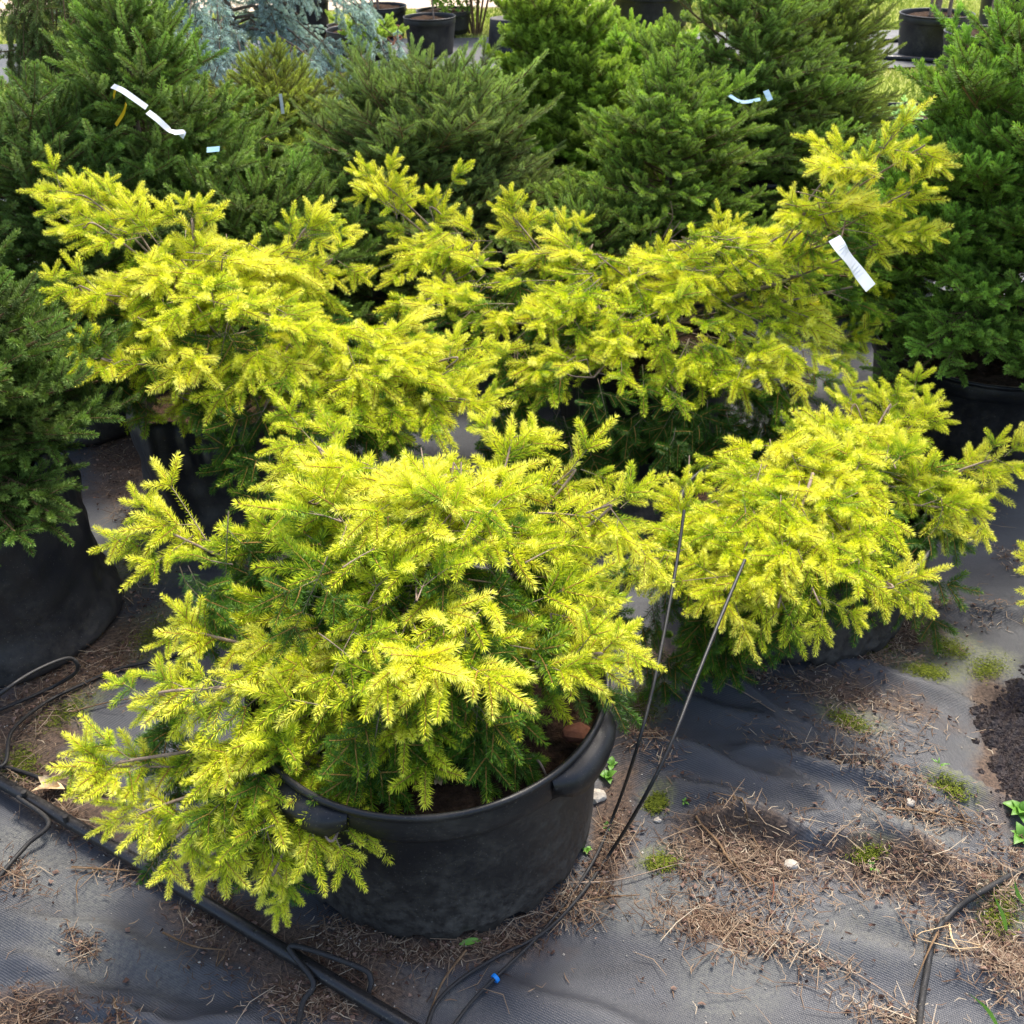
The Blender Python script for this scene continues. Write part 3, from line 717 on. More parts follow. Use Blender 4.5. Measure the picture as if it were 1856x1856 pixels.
# front plant
g = Vector((-.144, 1.235, .012))
A = thing('golden_spruce', g, 'low spreading golden spruce filling the broad black pot beside the black pipe', 'potted spruce', 'golden spruces in containers')
pot_parts(A, .301, .335, .283, .265, (RAD(-31), RAD(158), RAD(-128)), 0, 128)
ta = (g.x, g.y + .04, .44)
golden(A, ta, [
 (350,1410,1.02,.13,.07,.05,24,0), (450,1230,1.14,.19,.11,.06,42,.03), (790,1265,1.00,.20,.09,.05,34,.02), (1060,1180,1.13,.11,.09,.05,20,.03),
 (400,985,1.45,.14,.10,.05,20,-.14), (790,975,1.26,.20,.11,.07,34,.04), (1030,950,1.38,.13,.11,.06,22,0), (560,845,1.50,.11,.10,.06,20,.03),
 (860,860,1.48,.19,.11,.06,32,.04), (700,1130,1.16,.15,.07,.05,14,-.20), (450,1095,1.32,.12,.08,.05,12,-.24), (470,1500,.96,.12,.06,.05,20,-.06),
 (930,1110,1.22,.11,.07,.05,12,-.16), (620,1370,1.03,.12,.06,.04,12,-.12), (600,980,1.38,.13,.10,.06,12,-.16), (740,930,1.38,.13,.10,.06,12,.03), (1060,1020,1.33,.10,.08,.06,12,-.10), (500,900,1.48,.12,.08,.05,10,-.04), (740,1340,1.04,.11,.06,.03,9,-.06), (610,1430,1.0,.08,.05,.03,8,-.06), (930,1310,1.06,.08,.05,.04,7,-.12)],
 [(300,1390,1.05,130,1390,1.0,6,1), (330,1470,1.0,190,1490,.96,4,0), (480,1490,.97,525,1665,.90,5,0), (560,1490,.97,660,1560,.92,4,0), (420,1480,.97,370,1610,.92,5,0), (370,1480,.98,290,1560,.94,4,0),
  (1000,1210,1.12,1165,1175,1.10,5,1), (980,1140,1.2,1100,1110,1.2,4,1), (380,980,1.45,225,960,1.45,6,0), (420,1240,1.1,205,1280,1.08,5,0), (400,1160,1.2,320,1150,1.18,4,1),
  (1000,880,1.45,1080,850,1.45,3,1), (640,850,1.5,520,800,1.5,4,1), (920,830,1.5,930,790,1.55,3,1), (1060,930,1.35,1150,930,1.33,4,1)],
 222, .95, [(700,1160,1.14,.13,9,.30), (500,1360,1.08,.10,6,.34), (830,1270,1.10,.08,5,.36), (560,1000,1.4,.12,8,.3), (700,1010,1.3,.14,8,.3)], seed=21)

# left rear plant in a bag
g = at_z(430, 925, 0); g = Vector((g.x + .0, g.y + .05, .012))
B = thing('golden_spruce', g, 'golden spruce in the black grow bag, one bare limb reaching up over the dark firs', 'potted spruce', 'golden spruces in containers')
grow_bag(B, .245, .33, 3, None)
tb = (g.x + .02, g.y, .48)
golden(B, tb, [
 (240,540,2.15,.20,.13,.09,38,0), (390,500,2.25,.23,.14,.10,46,.03), (540,520,2.35,.13,.12,.10,28,.02), (400,600,2.0,.25,.12,.09,36,-.06), (430,560,2.2,.12,.12,.09,10,.02),
 (340,660,1.94,.15,.10,.05,22,-.04), (490,675,1.94,.13,.10,.05,20,-.04), (400,735,1.92,.16,.07,.035,12,-.10), (320,745,2.0,.09,.08,.03,8,-.10), (660,670,2.0,.22,.14,.08,44,.03), (740,740,1.92,.13,.10,.05,20,-.04), (560,620,2.1,.15,.12,.08,22,0), (620,770,1.85,.16,.08,.05,18,-.14), (800,640,2.1,.08,.08,.05,10,.03), (800,715,2.05,.13,.09,.05,20,0)],
 [(300,440,2.3,60,320,2.3,9,0), (290,440,2.25,80,400,2.2,7,0), (280,440,2.3,150,310,2.4,6,1), (240,540,2.1,75,520,2.05,5,1), (250,660,1.95,130,655,1.9,5,1), (500,470,2.35,595,390,2.4,5,1), (350,440,2.3,350,375,2.35,4,1),
  (760,720,1.95,905,740,1.9,4,1), (790,690,2.0,850,620,2.05,3,1), (560,480,2.4,640,480,2.4,3,0)],
 236, .93, [(620,760,1.9,.10,6,.36), (330,610,2.1,.14,6,.3)], seed=33)

# centre rear plant
g = at_z(1160, 770, 0); g = Vector((g.x, g.y, .012))
D = thing('golden_spruce', g, 'widest golden spruce, its long limbs rising at both ends above a dark hanging skirt', 'potted spruce', 'golden spruces in containers')
pot_parts(D, .26, .27, .24, .22, (), 36)
td = (g.x, g.y, .36)
golden(D, td, [
 (740,480,2.65,.20,.14,.11,36,.03), (760,560,2.45,.17,.12,.09,26,-.02), (960,490,2.65,.17,.14,.10,32,.03), (1000,590,2.35,.20,.12,.09,32,-.03), (890,600,2.45,.14,.10,.08,18,-.02),
 (1230,510,2.65,.25,.16,.09,40,.04), (1400,530,2.55,.20,.14,.09,34,.04), (1450,610,2.35,.18,.12,.10,30,0), (1400,700,2.18,.22,.11,.08,32,-.02), (1060,680,2.18,.20,.10,.07,28,-.03), (1220,620,2.32,.22,.13,.10,30,-.06), (1500,680,2.15,.10,.08,.06,12,-.06),
 (1440,450,2.6,.10,.10,.08,14,.04), (1570,400,2.45,.15,.10,.09,24,.04), (1480,480,2.45,.13,.10,.07,20,.03), (1340,470,2.6,.14,.10,.06,12,.04), (1570,500,2.4,.08,.08,.06,8,-.02), (910,690,2.22,.15,.08,.06,20,0), (1130,560,2.45,.22,.16,.10,26,0), (1230,710,2.18,.14,.08,.06,16,-.08), (1180,480,2.8,.16,.12,.08,12,.03)],
 [(760,450,2.8,640,290,2.85,8,0), (720,400,2.8,700,300,2.9,5,1), (780,420,2.8,800,350,2.85,4,1), (960,440,2.8,910,370,2.85,5,1), (1040,470,2.8,1010,410,2.85,4,1), (1300,480,2.8,1320,410,2.85,5,1), (1420,520,2.55,1665,180,2.45,13,1), (1500,400,2.5,1410,385,2.45,4,1),
  (1560,380,2.5,1700,345,2.4,5,1), (1560,440,2.45,1700,425,2.35,5,1), (1590,320,2.5,1495,295,2.5,4,1), (1610,270,2.47,1710,290,2.45,3,1), (1500,620,2.5,1575,610,2.45,4,1), (1560,500,2.75,1620,540,2.7,3,1), (1520,330,2.85,1500,300,2.85,4,1), (1180,490,2.8,1210,470,2.8,3,1), (1230,450,2.8,1180,480,2.8,3,0)],
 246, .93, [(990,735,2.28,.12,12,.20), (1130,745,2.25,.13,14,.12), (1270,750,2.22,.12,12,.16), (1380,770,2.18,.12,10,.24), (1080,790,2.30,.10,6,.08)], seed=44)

# right plant
g = at_z(1428, 1085, 0); g = Vector((g.x, g.y, .012))
Cc = thing('golden_spruce', g, 'golden spruce hanging over its ribbed black pot on the open ground cover', 'potted spruce', 'golden spruces in containers')
pot_parts(Cc, .275, .235, .255, .19, (), 34)
tc = (g.x, g.y, .36)
golden(Cc, tc, [
 (1420,915,1.70,.18,.11,.06,40,.03), (1550,910,1.70,.15,.11,.07,28,-.02), (1300,965,1.60,.12,.10,.05,22,-.03), (1420,1000,1.50,.20,.09,.06,36,-.03), (1400,1065,1.42,.14,.05,.045,18,-.10), (1270,850,1.85,.08,.07,.04,8,-.08), (1570,1010,1.52,.11,.07,.05,18,-.02),
 (1600,790,2.0,.14,.12,.08,30,.02), (1700,890,1.85,.14,.10,.06,22,-.06), (1190,1000,1.58,.08,.07,.04,11,-.20), (1500,850,1.85,.16,.12,.07,22,-.01), (1480,780,2.05,.10,.10,.06,12,-.02), (1410,950,1.66,.14,.12,.07,22,0), (1400,870,1.85,.13,.08,.04,12,0), (1290,1030,1.50,.09,.06,.05,12,-.08)],
 [(1600,780,2.0,1620,705,2.1,5,1), (1620,800,2.0,1695,745,2.05,4,1), (1720,860,1.9,1850,825,1.9,6,1), (1700,900,1.8,1790,960,1.75,5,0), (1560,1060,1.48,1670,1075,1.45,5,0), (1240,940,1.7,1225,900,1.75,3,1),
  (1230,1000,1.55,1115,1050,1.52,5,0), (1420,1060,1.42,1400,1150,1.36,3,0), (1470,1060,1.42,1500,1140,1.37,3,0), (1330,1040,1.46,1300,1110,1.40,3,0), (1560,760,2.05,1530,720,2.1,3,1)],
 226, .90, [(1300,1030,1.55,.07,5,.32), (1430,1030,1.52,.08,5,.32), (1640,950,1.75,.08,6,.34), (1190,1030,1.6,.05,5,.34)], seed=55, zmin=.16)

# a plant that only reaches into the frame with two branch ends
g = at_z(2150, 1180, 0); g = Vector((g.x, g.y, .012))
E = thing('golden_spruce', g, 'golden spruce at the edge of the photo showing only a few branch ends', 'potted spruce', 'golden spruces in containers')
pot_parts(E, .28, .30, .25, .25, (), 34, 48)
golden(E, (g.x, g.y, .40), [(2080,1060,1.6,.20,.16,.07,1,0)], [(1990,1060,1.6,1848,1000,1.62,4,1), (1990,1080,1.58,1845,1070,1.55,4,0)], 30, .9, (), seed=66)

# ------------------------------------------------------------------ green conifers
TREE_GROUP = 'green spruces and firs in containers'
def conifer(u, vtop, Yd, R, kind, col, label, n=95, z0=.28, seed=1, cont='pot', leaders=1, vary=.12, top_pow=.85, spread_top=.05, name='spruce', cat='potted spruce', R_pot=.2, ux=None):
    global rs
    rs = np.random.default_rng(seed); lr = rs
    top = at_y(u, vtop, Yd); g = Vector((top.x, Yd, .006))
    T = thing(name, g, label, cat, TREE_GROUP)
    if cont == 'pot': pot_parts(T, R_pot, .27, R_pot*.86, .23, (), 0, 32, feet=False)
    elif cont == 'bag': grow_bag(T, R_pot*1.35, .37, seed, RAD(-8) if seed == 103 else None)
    S = SETS[kind]; hgt = top.z
    a = Acc(); tube(a, smooth_path([(0, 0, .2), (lr.normal(0, .02), lr.normal(0, .02), hgt*.6), (0, 0, hgt-.1)], 5), .02, .004, 7)
    link('trunk', a.mesh('trunk', [M['bark']]), T)
    def c_(k=1.0):
        f = 1 + lr.normal(0, vary); return (col[0]*f*k, col[1]*f*k*(1+lr.normal(0, .04)), col[2]*f*k)
    for q in range(leaders):
        off = np.array([0, 0, 0]) if q == 0 else np.array([lr.normal(0, .08), lr.normal(0, .05), -lr.uniform(.04, .16)])
        place('bough', S['s'][lr.integers(3)], T, np.array([g.x, g.y, hgt-.20]) + off, unit(np.array([lr.normal(0, .06)+off[0]*1.5, lr.normal(0, .05), 1.0])), np.array([0, -1.0, .1]), 1.0, c_())
    ga = lr.uniform(0, 6.28)
    for k in range(n):
        t = (k+.5)/n; t = t**.9
        z = z0 + (hgt - .10 - z0)*t
        az = ga + k*2.39996 + lr.normal(0, .2)
        Rz = R*((1-t)**top_pow)*(1 if t > .12 else .86 + t) + spread_top
        Rz *= 1 + lr.normal(0, .10)
        if kind in ('weep',): el = -.9 + .3*lr.random()
        elif kind == 'cedar': el = -.15 + lr.normal(0, .2)
        else: el = -.10 + .85*t**1.3 + lr.normal(0, .10)
        if Rz > .36: sz, ln = 'l', .46
        elif Rz > .2: sz, ln = 'm', .30
        else: sz, ln = 's', .15
        if k % 4 == 3 and sz != 's': sz = {'l': 'm', 'm': 's'}[sz]; ln = {'m': .30, 's': .15}[sz]; Rz *= .85
        s = min(1.15, max(.8, Rz/ln)) if sz == 's' else lr.uniform(.88, 1.1)
        hd = np.array([math.cos(az), math.sin(az), 0])
        d = unit(hd*math.cos(el) + np.array([0, 0, math.sin(el)]))
        rb = max(.01, Rz - ln*s*math.cos(el))
        pos = np.array([g.x, g.y, z]) + hd*rb
        up = unit(np.array([0, 0, 1.0]) - hd*math.sin(el)*.8 + lr.normal(0, .15, 3))
        place('bough', S[sz][lr.integers(len(S[sz]))], T, pos, d, up, s, c_())
    return T

conifer(205,-55,3.05,.50,'fir',(0.111,0.149,0.051),'tall loose fir behind the bare golden limb, tied with a white ribbon',120,.24,101,'bag',1,spread_top=.07,top_pow=.85,name='fir',cat='potted fir')
conifer(10,150,2.85,.52,'fir',(0.096,0.130,0.049),'dark fir crowding the left border above the dense spruce in its slumped bag',95,.25,102,'bag',top_pow=.65,name='fir',cat='potted fir')
conifer(-250,495,1.80,.42,'spruce',(0.072,0.100,0.033),'dense dark spruce in a slumped black grow bag with a peaked corner',200,.44,103,'bag',3,top_pow=.5,R_pot=.205)
conifer(430,300,2.95,.48,'fir',(0.111,0.149,0.047),'low fir directly behind the mound of the bagged golden spruce',95,.24,104,'bag',2,top_pow=.55,name='fir',cat='potted fir')
conifer(478,75,4.2,.50,'fine',(0.179,0.190,0.053),'olive green spruce with a thin bare leader in front of the blue cedar',110,.24,105,'bag',top_pow=.9)
conifer(600,280,3.3,.42,'spruce',(0.111,0.149,0.051),'low dark spruce wedged between two golden spruces',80,.24,112,'bag',2,top_pow=.6)
conifer(755,135,3.45,.58,'fine',(0.132,0.160,0.069),'broad grey green spruce with many upright leaders behind the golden tips',150,.24,106,'bag',7,top_pow=.55,spread_top=.10)
conifer(1010,-90,4.1,.46,'fat',(0.130,0.163,0.033),'slim bright green spruce with stubby shoots and dark gaps in its crown',125,.24,107,'bag',top_pow=.8)
conifer(1160,40,4.9,.66,'fat',(0.158,0.200,0.047),'pale bushy spruce behind the slim bright one',125,.24,108,'bag',2,top_pow=.75)
conifer(1222,85,3.35,.52,'spruce',(0.139,0.180,0.049),'pointed spruce with a tall leader over a dead brown twig',130,.24,109,'bag',top_pow=.95)
conifer(1375,-90,4.1,.64,'spruce',(0.127,0.165,0.053),'tall dense spruce behind the rising tag bearing golden limb',150,.24,110,'bag',2,top_pow=.8)
conifer(1495,-60,4.6,.52,'fine',(0.127,0.145,0.043),'ragged dark spruce beside the open strip of grey ground cover',130,.24,111,'bag',4,top_pow=.65)
conifer(1600,280,3.7,.42,'fat',(0.106,0.135,0.041),'low dark spruce under the rising golden limb',80,.24,113,'bag',top_pow=.6)
conifer(1945,45,2.68,.58,'spruce',(0.132,0.190,0.046),'big fresh green spruce in a wide black pot by the right border',250,.33,114,'pot',4,top_pow=.55,spread_top=.08,R_pot=.32)
conifer(885,120,4.9,.42,'fir',(0.179,0.215,0.056),'pale green fir with a white tag near the upturned pot',75,.2,115,'bag',1,name='fir',cat='potted fir')
conifer(645,175,5.2,.30,'fat',(0.175,0.205,0.056),'small yellow green spruce below the potted dwarf spruce',50,.2,116,'bag',1)
conifer(672,52,7.4,.24,'fat',(0.175,0.205,0.061),'dwarf spruce standing against a pair of far black pots',34,.45,117,'pot',1)
conifer(70,-190,3.9,.48,'weep',(0.106,0.125,0.056),'weeping spruce with hanging dark curtains at the top left corner',150,.3,118,'bag',1,top_pow=.3)
conifer(1650,150,5.6,.34,'cedar',(0.318,0.400,0.306),'pale grey green dwarf conifer behind the golden leader',40,.15,119,'pot',1)
conifer(330,240,4.3,.36,'spruce',(0.139,0.170,0.051),'mid green spruce half hidden between the ribboned fir and the olive one',90,.2,120,'bag',2,top_pow=.6)
conifer(1060,330,3.1,.34,'spruce',(0.122,0.160,0.051),'knee high spruce filling the gap at the foot of the slim bright one',60,.15,121,'bag',2,top_pow=.6)

# blue cedar, wide weeping arms
rs = np.random.default_rng(200)
top = at_y(395, -120, 6.6); g = Vector((top.x, 6.6, 0))
T = thing('blue_cedar', g, 'powder blue weeping cedar with wide arms and a dark trunk', 'cedar')
pot_parts(T, .26, .30, .22, .25, (), 0, 32, feet=False)
a = Acc(); tube(a, smooth_path([(0, 0, .2), (.03, 0, .5), (-.05, 0, .9), (.0, 0, top.z)], 5), .035, .015, 8); link('trunk', a.mesh('trunk', [M['bark']]), T)
arms = Acc()
for k in range(26):
    az = rs.uniform(0, 6.28); L = rs.uniform(.6, 1.15); z = rs.uniform(.55, top.z)
    hd = np.array([math.cos(az), math.sin(az)*.7, 0]); p = np.array([0, 0, z]); pts = []
    for q in range(6):
        t = q/5; pts.append(p + hd*L*t + np.array([0, 0, .10*math.sin(t*2.2) - .42*t*t]))
    la = Acc(); tube(la, pts, .010, .003, 5)
    o = link('limb', la.mesh('limb', [M['bark']]), T)
    for q in range(1, 6):
        for w_ in range(2):
            pos = pts[q] + np.array(g) + rs.normal(0, .03, 3); d = unit(hd*rs.uniform(.2, .9) + rs.normal(0, .35, 3) + np.array([0, 0, -.5]))
            f = rs.uniform(.85, 1.15)
            place('bough', SETS['cedar']['m' if rs.random() < .6 else 's'][rs.integers(3)], T, pos, d, np.array([0, 0, 1.0]), rs.uniform(.9, 1.3), (.17*f, .205*f, .32*f))

# ------------------------------------------------------------------ far pots
def far_pot(u, v, Rr, hh, label, stem=None, tilt=0, mat='pot', flip=False, bare=0):
    g = at_z(u, v, .01)
    T = thing('plant_pot', g, label, 'pot', 'far black pots on the second bed')
    pot_parts(T, Rr, hh, Rr*.84, hh*.88, (), 0, 48, mat, feet=False)
    if flip: T.rotation_euler = (math.pi, 0, 0); T.location.z = hh + .012
    if stem:
        a = Acc(); lr = np.random.default_rng(int(u))
        for (dx, r, top_) in stem:
            tube(a, smooth_path([(dx, 0, hh*.7), (dx+lr.normal(0, .02), 0, hh+.3), (dx+lr.normal(0, .05), 0, hh+top_)], 5), r, r*.8, 7)
        link('stem', a.mesh('stem', [M['twig']]), T)
    return T
far_pot(1683,99,.285,.31,'wide black pot of a bare trunk, in full view on the grey bed',[(.0,.028,1.3),(-.05,.012,.22),(.10,.016,.10)])
far_pot(1772,140,.30,.31,'wide black pot with a leaning trunk, partly behind the big right spruce',[(.02,.03,1.3)])
far_pot(1825,60,.30,.50,'tall black pot behind the leaning trunk')
far_pot(690,66,.26,.26,'black pot spilling red brown twigs over its rim',[(.0,.014,1.0),(-.06,.012,1.0)])
far_pot(655,115,.26,.26,'black pot nearest the grass strip, behind the dwarf spruce')
far_pot(640,80,.22,.16,'shallow black pot peeping out behind the dwarf spruce')
far_pot(782,97,.22,.29,'black pot with a pale grey rim behind the many leaders',[(.04,.007,1.0)])
far_pot(806,60,.26,.20,'black pot with a curled tube inside, beside the bright shrub')
far_pot(918,98,.16,.28,'upturned black pot lying bottom up by the slim spruce',flip=True)
far_pot(950,50,.22,.22,'black pot half hidden behind the slim bright spruce')
far_pot(1180,45,.40,.30,'broad black tub at the very top behind the pale bushy spruce')
far_pot(556,78,.24,.40,'black pot under the tip of the blue cedar')
far_pot(165,60,.26,.28,'black pot with a slanted pale trunk behind the weeping spruce',[(.02,.02,1.0)])
far_pot(230,100,.30,.36,'dark pot seen through the top of the ribboned fir')
far_pot(1440,28,.30,.28,'black pot behind the ragged dark spruce')
# red brown twigs hanging out of a pot
p = at_z(690, 66, .27); a = Acc(); lr = np.random.default_rng(9)
for k in range(9):
    tube(a, smooth_path([(0, 0, 0), (lr.uniform(-.1, .2), -.15, lr.uniform(0, .1)), (lr.uniform(-.3, .2), -.36, lr.uniform(-.22, -.05))], 4), .006, .003, 4)
tag(link('twig_bundle', a.mesh('twig_bundle', [M['redstone']]), None, p), 'red brown dead twigs hanging over the rim of a far pot', 'twigs')

# bright leafy shrub far behind
def leafy(loc, n, sx, sz, zc, leaf, mat, label, seed, name='shrub', stems=5, cat='shrub'):
    lr = np.random.default_rng(seed); T = thing(name, loc, label, cat)
    a = Acc(); P_ = lr.normal(0, 1, (n, 3)); P_ /= np.linalg.norm(P_, axis=1, keepdims=True); P_ *= lr.uniform(.35, 1, (n, 1))**.6
    P_ *= 1 + .25*np.sin(P_[:, :1]*7 + 3*P_[:, 2:])
    P_ = P_*np.array([sx, sx*.7, sz]) + np.array([0, 0, zc])
    d = lr.normal(0, 1, (n, 3)); d /= np.linalg.norm(d, axis=1, keepdims=True); s = np.cross(d, lr.normal(0, 1, (n, 3))); s /= np.linalg.norm(s, axis=1, keepdims=True)
    V = np.stack([P_, P_ + d*leaf*.5 + s*leaf*.25, P_ + d*leaf, P_ + d*leaf*.5 - s*leaf*.25], 1).reshape(-1, 3)
    a.add(V, np.arange(n)[:, None]*4 + np.arange(4)[None], 0, np.repeat(lr.uniform(0, 1, n), 4))
    o = link('foliage', a.mesh('foliage', [mat]), T); tag(o, kind='stuff')
    a = Acc()
    for k in range(stems):
        e = lr.normal(0, sx*.45, 2)
        tube(a, smooth_path([(e[0]*.15, e[1]*.15, 0), (e[0]*.5, e[1]*.4, zc*.6), (e[0], e[1], zc + sz*.4)], 4), .012, .005, 5)
    link('stem', a.mesh('stem', [M['twig_brown']]), T); return T
g = at_z(862, 62, 0); leafy(g, 5200, .62, .42, .62, .05, M['bright_leaf'], 'sunny yellow green shrub with thin upright stems behind the far pots', 301, stems=9)
g = at_z(1000, 40, 0); leafy(g, 2600, .5, .4, .7, .05, M['bright_leaf'], 'yellow green shrub half hidden by the slim bright spruce', 302)
g = at_z(70, 20, 0); leafy(g, 3000, .9, .5, .6, .06, M['bright_leaf'], 'leafy shrub glimpsed through the weeping spruce curtains', 303)
g = at_z(1300, 15, 0); leafy(g, 3000, .8, .45, .5, .06, M['leaf'], 'green shrub behind the tub at the top', 304)

# ------------------------------------------------------------------ irrigation
def drape(Q, r):
    for q in Q:
        if q.y < 6: q.z = max(q.z, HZ(q) + r*.95)
    return Q
def hose(name, pts, r, label, mat='tubing', k=8, cat='tube', seg=8, group=None):
    a = Acc(); Q_ = smooth_path(pts, seg); tube(a, Q_ if mat == 'pipe' else drape(Q_, r), r, r, k, 0)
    return tag(link(name, a.mesh(name, [M[mat]])), label, cat, group)
pr_ = .0115
P0, P1 = at_z(-160, 1326, .034), at_z(860, 1927, .034)
pts = [P0.lerp(P1, t) + Vector((0, 0, .0)) + Vector((.003*math.sin(t*5), .003*math.sin(t*4), 0)) for t in np.linspace(0, 1, 14)]
pipe = hose('water_pipe', pts, pr_, 'thick black water pipe running diagonally across the bottom left', 'pipe', 20, 'pipe')
def pipe_at(u):   # nearest point of the pipe below image column u
    best = min((abs((u - (-160))/1020 - t), t) for t in np.linspace(0, 1, 400)); return P0.lerp(P1, best[1])
def barb(q):
    a = Acc(); tube(a, [q + Vector((0, 0, .004)), q + Vector((0, 0, pr_+.010))], .006, .005, 8)
    o = link('barb', a.mesh('barb', [M['tubing']]), pipe)
for uu in (10, 108, 195, 600): barb(pipe_at(uu))
G = 'thin black drip tubes'
q = pipe_at(12); hose('drip_tube', [q + Vector((0, 0, .022)), on(8, 1385, .05), on(22, 1325, .04), on(80, 1275, .015), on(150, 1240, .008), on(215, 1212, .008), on(290, 1195, .008), on(380,1170,.008)], .0038, 'thin drip tube arching from the pipe end past the dry leaf', group=G)
q = pipe_at(108); hose('drip_tube', [q + Vector((-.012, -.004, .012)), on(88, 1490, .03), on(50, 1530, .02), on(10, 1575, .01), on(-60, 1660, .008)], .0042, 'short drip tube dropping from the pipe to the left border', group=G)
hose('drip_tube', [on(-20, 1382, .008), on(50, 1402, .008), on(110, 1425, .008), on(170, 1435, .008), on(260,1425,.008)], .0042, 'drip tube lying flat behind the tan dry leaf', group=G)
q = pipe_at(600); hose('drip_tube', [on(535, 1900, .008), on(548, 1820, .008), on(568, 1780, .02), q + Vector((.0, .0, .028)), on(650, 1753, .03), on(672, 1775, .02), on(668, 1800, .008)], .0045, 'small loop of drip tube hooked over the pipe below the pot', group=G)
hose('drip_tube', [at_y(1240, 925, 1.46), at_y(1228, 1010, 1.38), at_y(1205, 1140, 1.25), at_y(1180, 1260, 1.14), at_y(1150, 1370, 1.08), on(1115, 1470, .03), on(1070, 1570, .012), on(990, 1680, .01), on(905, 1765, .01), on(860, 1810, .01), on(820, 1862, .01), on(800, 1900, .01)], .0029, 'drip tube carrying the blue clip, from the right golden spruce to the front edge', group=G, seg=10)
hose('drip_tube', [at_y(1350, 1015, 1.44), at_y(1310, 1110, 1.31), at_y(1262, 1230, 1.18), at_y(1215, 1350, 1.07), at_y(1165, 1450, 1.03), on(1110, 1540, .02), on(1050, 1625, .012), on(985, 1690, .012), on(900, 1735, .01), on(835, 1775, .01), on(790, 1820, .01), on(768, 1880, .01)], .0031, 'drip tube leaning across the open ground beside the one with the blue clip', group=G, seg=10)
clip = at_z(898, 1773, HZ(at_z(898, 1773)) + .010); a = Acc(); dt = (on(905, 1765) - on(860, 1810)).normalized()
tube(a, [clip - dt*.003, clip + dt*.003], .0075, .0075, 12); tag(link('tube_clip', a.mesh('tube_clip', [M['blue']])), 'small bright blue clip on a drip tube', 'clip')
hose('drip_tube', [on(1930, 1545, .012), on(1856, 1575, .012), on(1790, 1610, .012), on(1730, 1650, .012), on(1693, 1700, .012), on(1680, 1760, .012), on(1670, 1820, .012), on(1663, 1900, .012)], .0052, 'thicker black tube curving out of the bottom right corner', group=G)
L_ = bpy.data.objects['spruce'] if 'spruce' in bpy.data.objects else None
hose('drip_tube', [at_z(-60, 1310, .05), at_y(-5, 1262, 1.35), at_y(60, 1218, 1.40), at_y(125, 1193, 1.46), at_y(140,1215,1.47), on(105, 1240, .02), on(40, 1270, .012), on(-60, 1310, .01)], .004, 'looped drip tube resting against the slumped bag', group=G)
hose('drip_tube', [at_y(-30, 990, 1.62), at_y(20, 975, 1.60), at_y(62, 965, 1.60), at_y(40, 950, 1.70), at_y(-10, 953, 1.75), at_y(-40, 960, 1.75)], .004, 'drip tube curling on the soil inside the slumped bag', group=G)
a = Acc()
for (pts_) in ([at_z(1560, 104, .03), at_z(1640, 106, .03), at_z(1720, 112, .03)], [at_z(1590, 74, .03), at_z(1640, 72, .03)]):
    tube(a, smooth_path(pts_, 5), .02, .02, 8)
tag(link('water_pipe', a.mesh('water_pipe', [M['pipe']])), 'black pipe lying on the far bed in front of the wide pots', 'pipe')

# ------------------------------------------------------------------ small finds on the ground
def rock(u, v, r, mat, label, seed):
    lr = np.random.default_rng(seed); import bmesh
    bm = bmesh.new(); bmesh.ops.create_icosphere(bm, subdivisions=2, radius=1)
    for vv in bm.verts:
        k = 1 + lr.normal(0, .09); vv.co = Vector((vv.co.x*1.2*k, vv.co.y*.9*k, vv.co.z*.7*k))*r
    me = bpy.data.meshes.new('stone'); bm.to_mesh(me); bm.free(); me.materials.append(M[mat])
    p = on(u, v); return tag(link('stone', me, None, p + Vector((0, 0, r*.4))), label, 'stone')
rock(1176,1340,.011,'stone','pale stone lying on needles between the two drip tubes',1)
rock(1433,1570,.011,'stone','tan pebble on the litter heap near the red thread',2)
rock(1192,1488,.006,'stone','small dark edged pebble below the moss tuft',3)
rock(1081,1447,.016,'stone','grey white stone tucked against the front pot wall',4)
rock(1648,1457,.010,'stone','grey pebble in the needle drift near the peat',5)
rp = at_z(1047, 1330, .29); r_ = rock(1047,1330,.022,'redstone','red brown stone on the soil inside the front pot',6); r_.location = rp

def leaf_mesh(L, Wd, curl, mat, n=7, tone=.5):
    a = Acc(); t = np.linspace(0, 1, n); w = np.sin(t**.8*math.pi)*Wd*.5 + .0004
    z = curl*np.sin(t*math.pi); rows = []
    for i in range(n): rows += [(-w[i], t[i]*L, z[i]+w[i]*.35), (0, t[i]*L, z[i]), (w[i], t[i]*L, z[i]+w[i]*.35)]
    i = np.arange(n-1)[:, None]*3; j = np.arange(2)[None]
    a.add(rows, np.stack([i+j, i+j+1, i+3+j+1, i+3+j], -1).reshape(-1, 4), 0, tone, True); return a.mesh('leaf', [M[mat]])
T = thing('dry_leaf', on(118, 1430, .012), 'curled tan dry leaf lying beside the pipe', 'leaf')
o = link('blade', leaf_mesh(.06, .030, .006, 'dryleaf'), T); o.rotation_euler = (.1, .35, RAD(100))
o = link('blade', leaf_mesh(.045, .018, .015, 'dryleaf'), T); o.rotation_euler = (.5, -.6, RAD(60)); o.location = (-.01, .004, .003)
o = tag(link('fallen_leaf', leaf_mesh(.040, .010, .004, 'leaf', tone=.9), None, on(832, 1712, .004)), 'pale green narrow leaf at the foot of the front pot', 'leaf'); o.rotation_euler = (0, .3, RAD(-78))

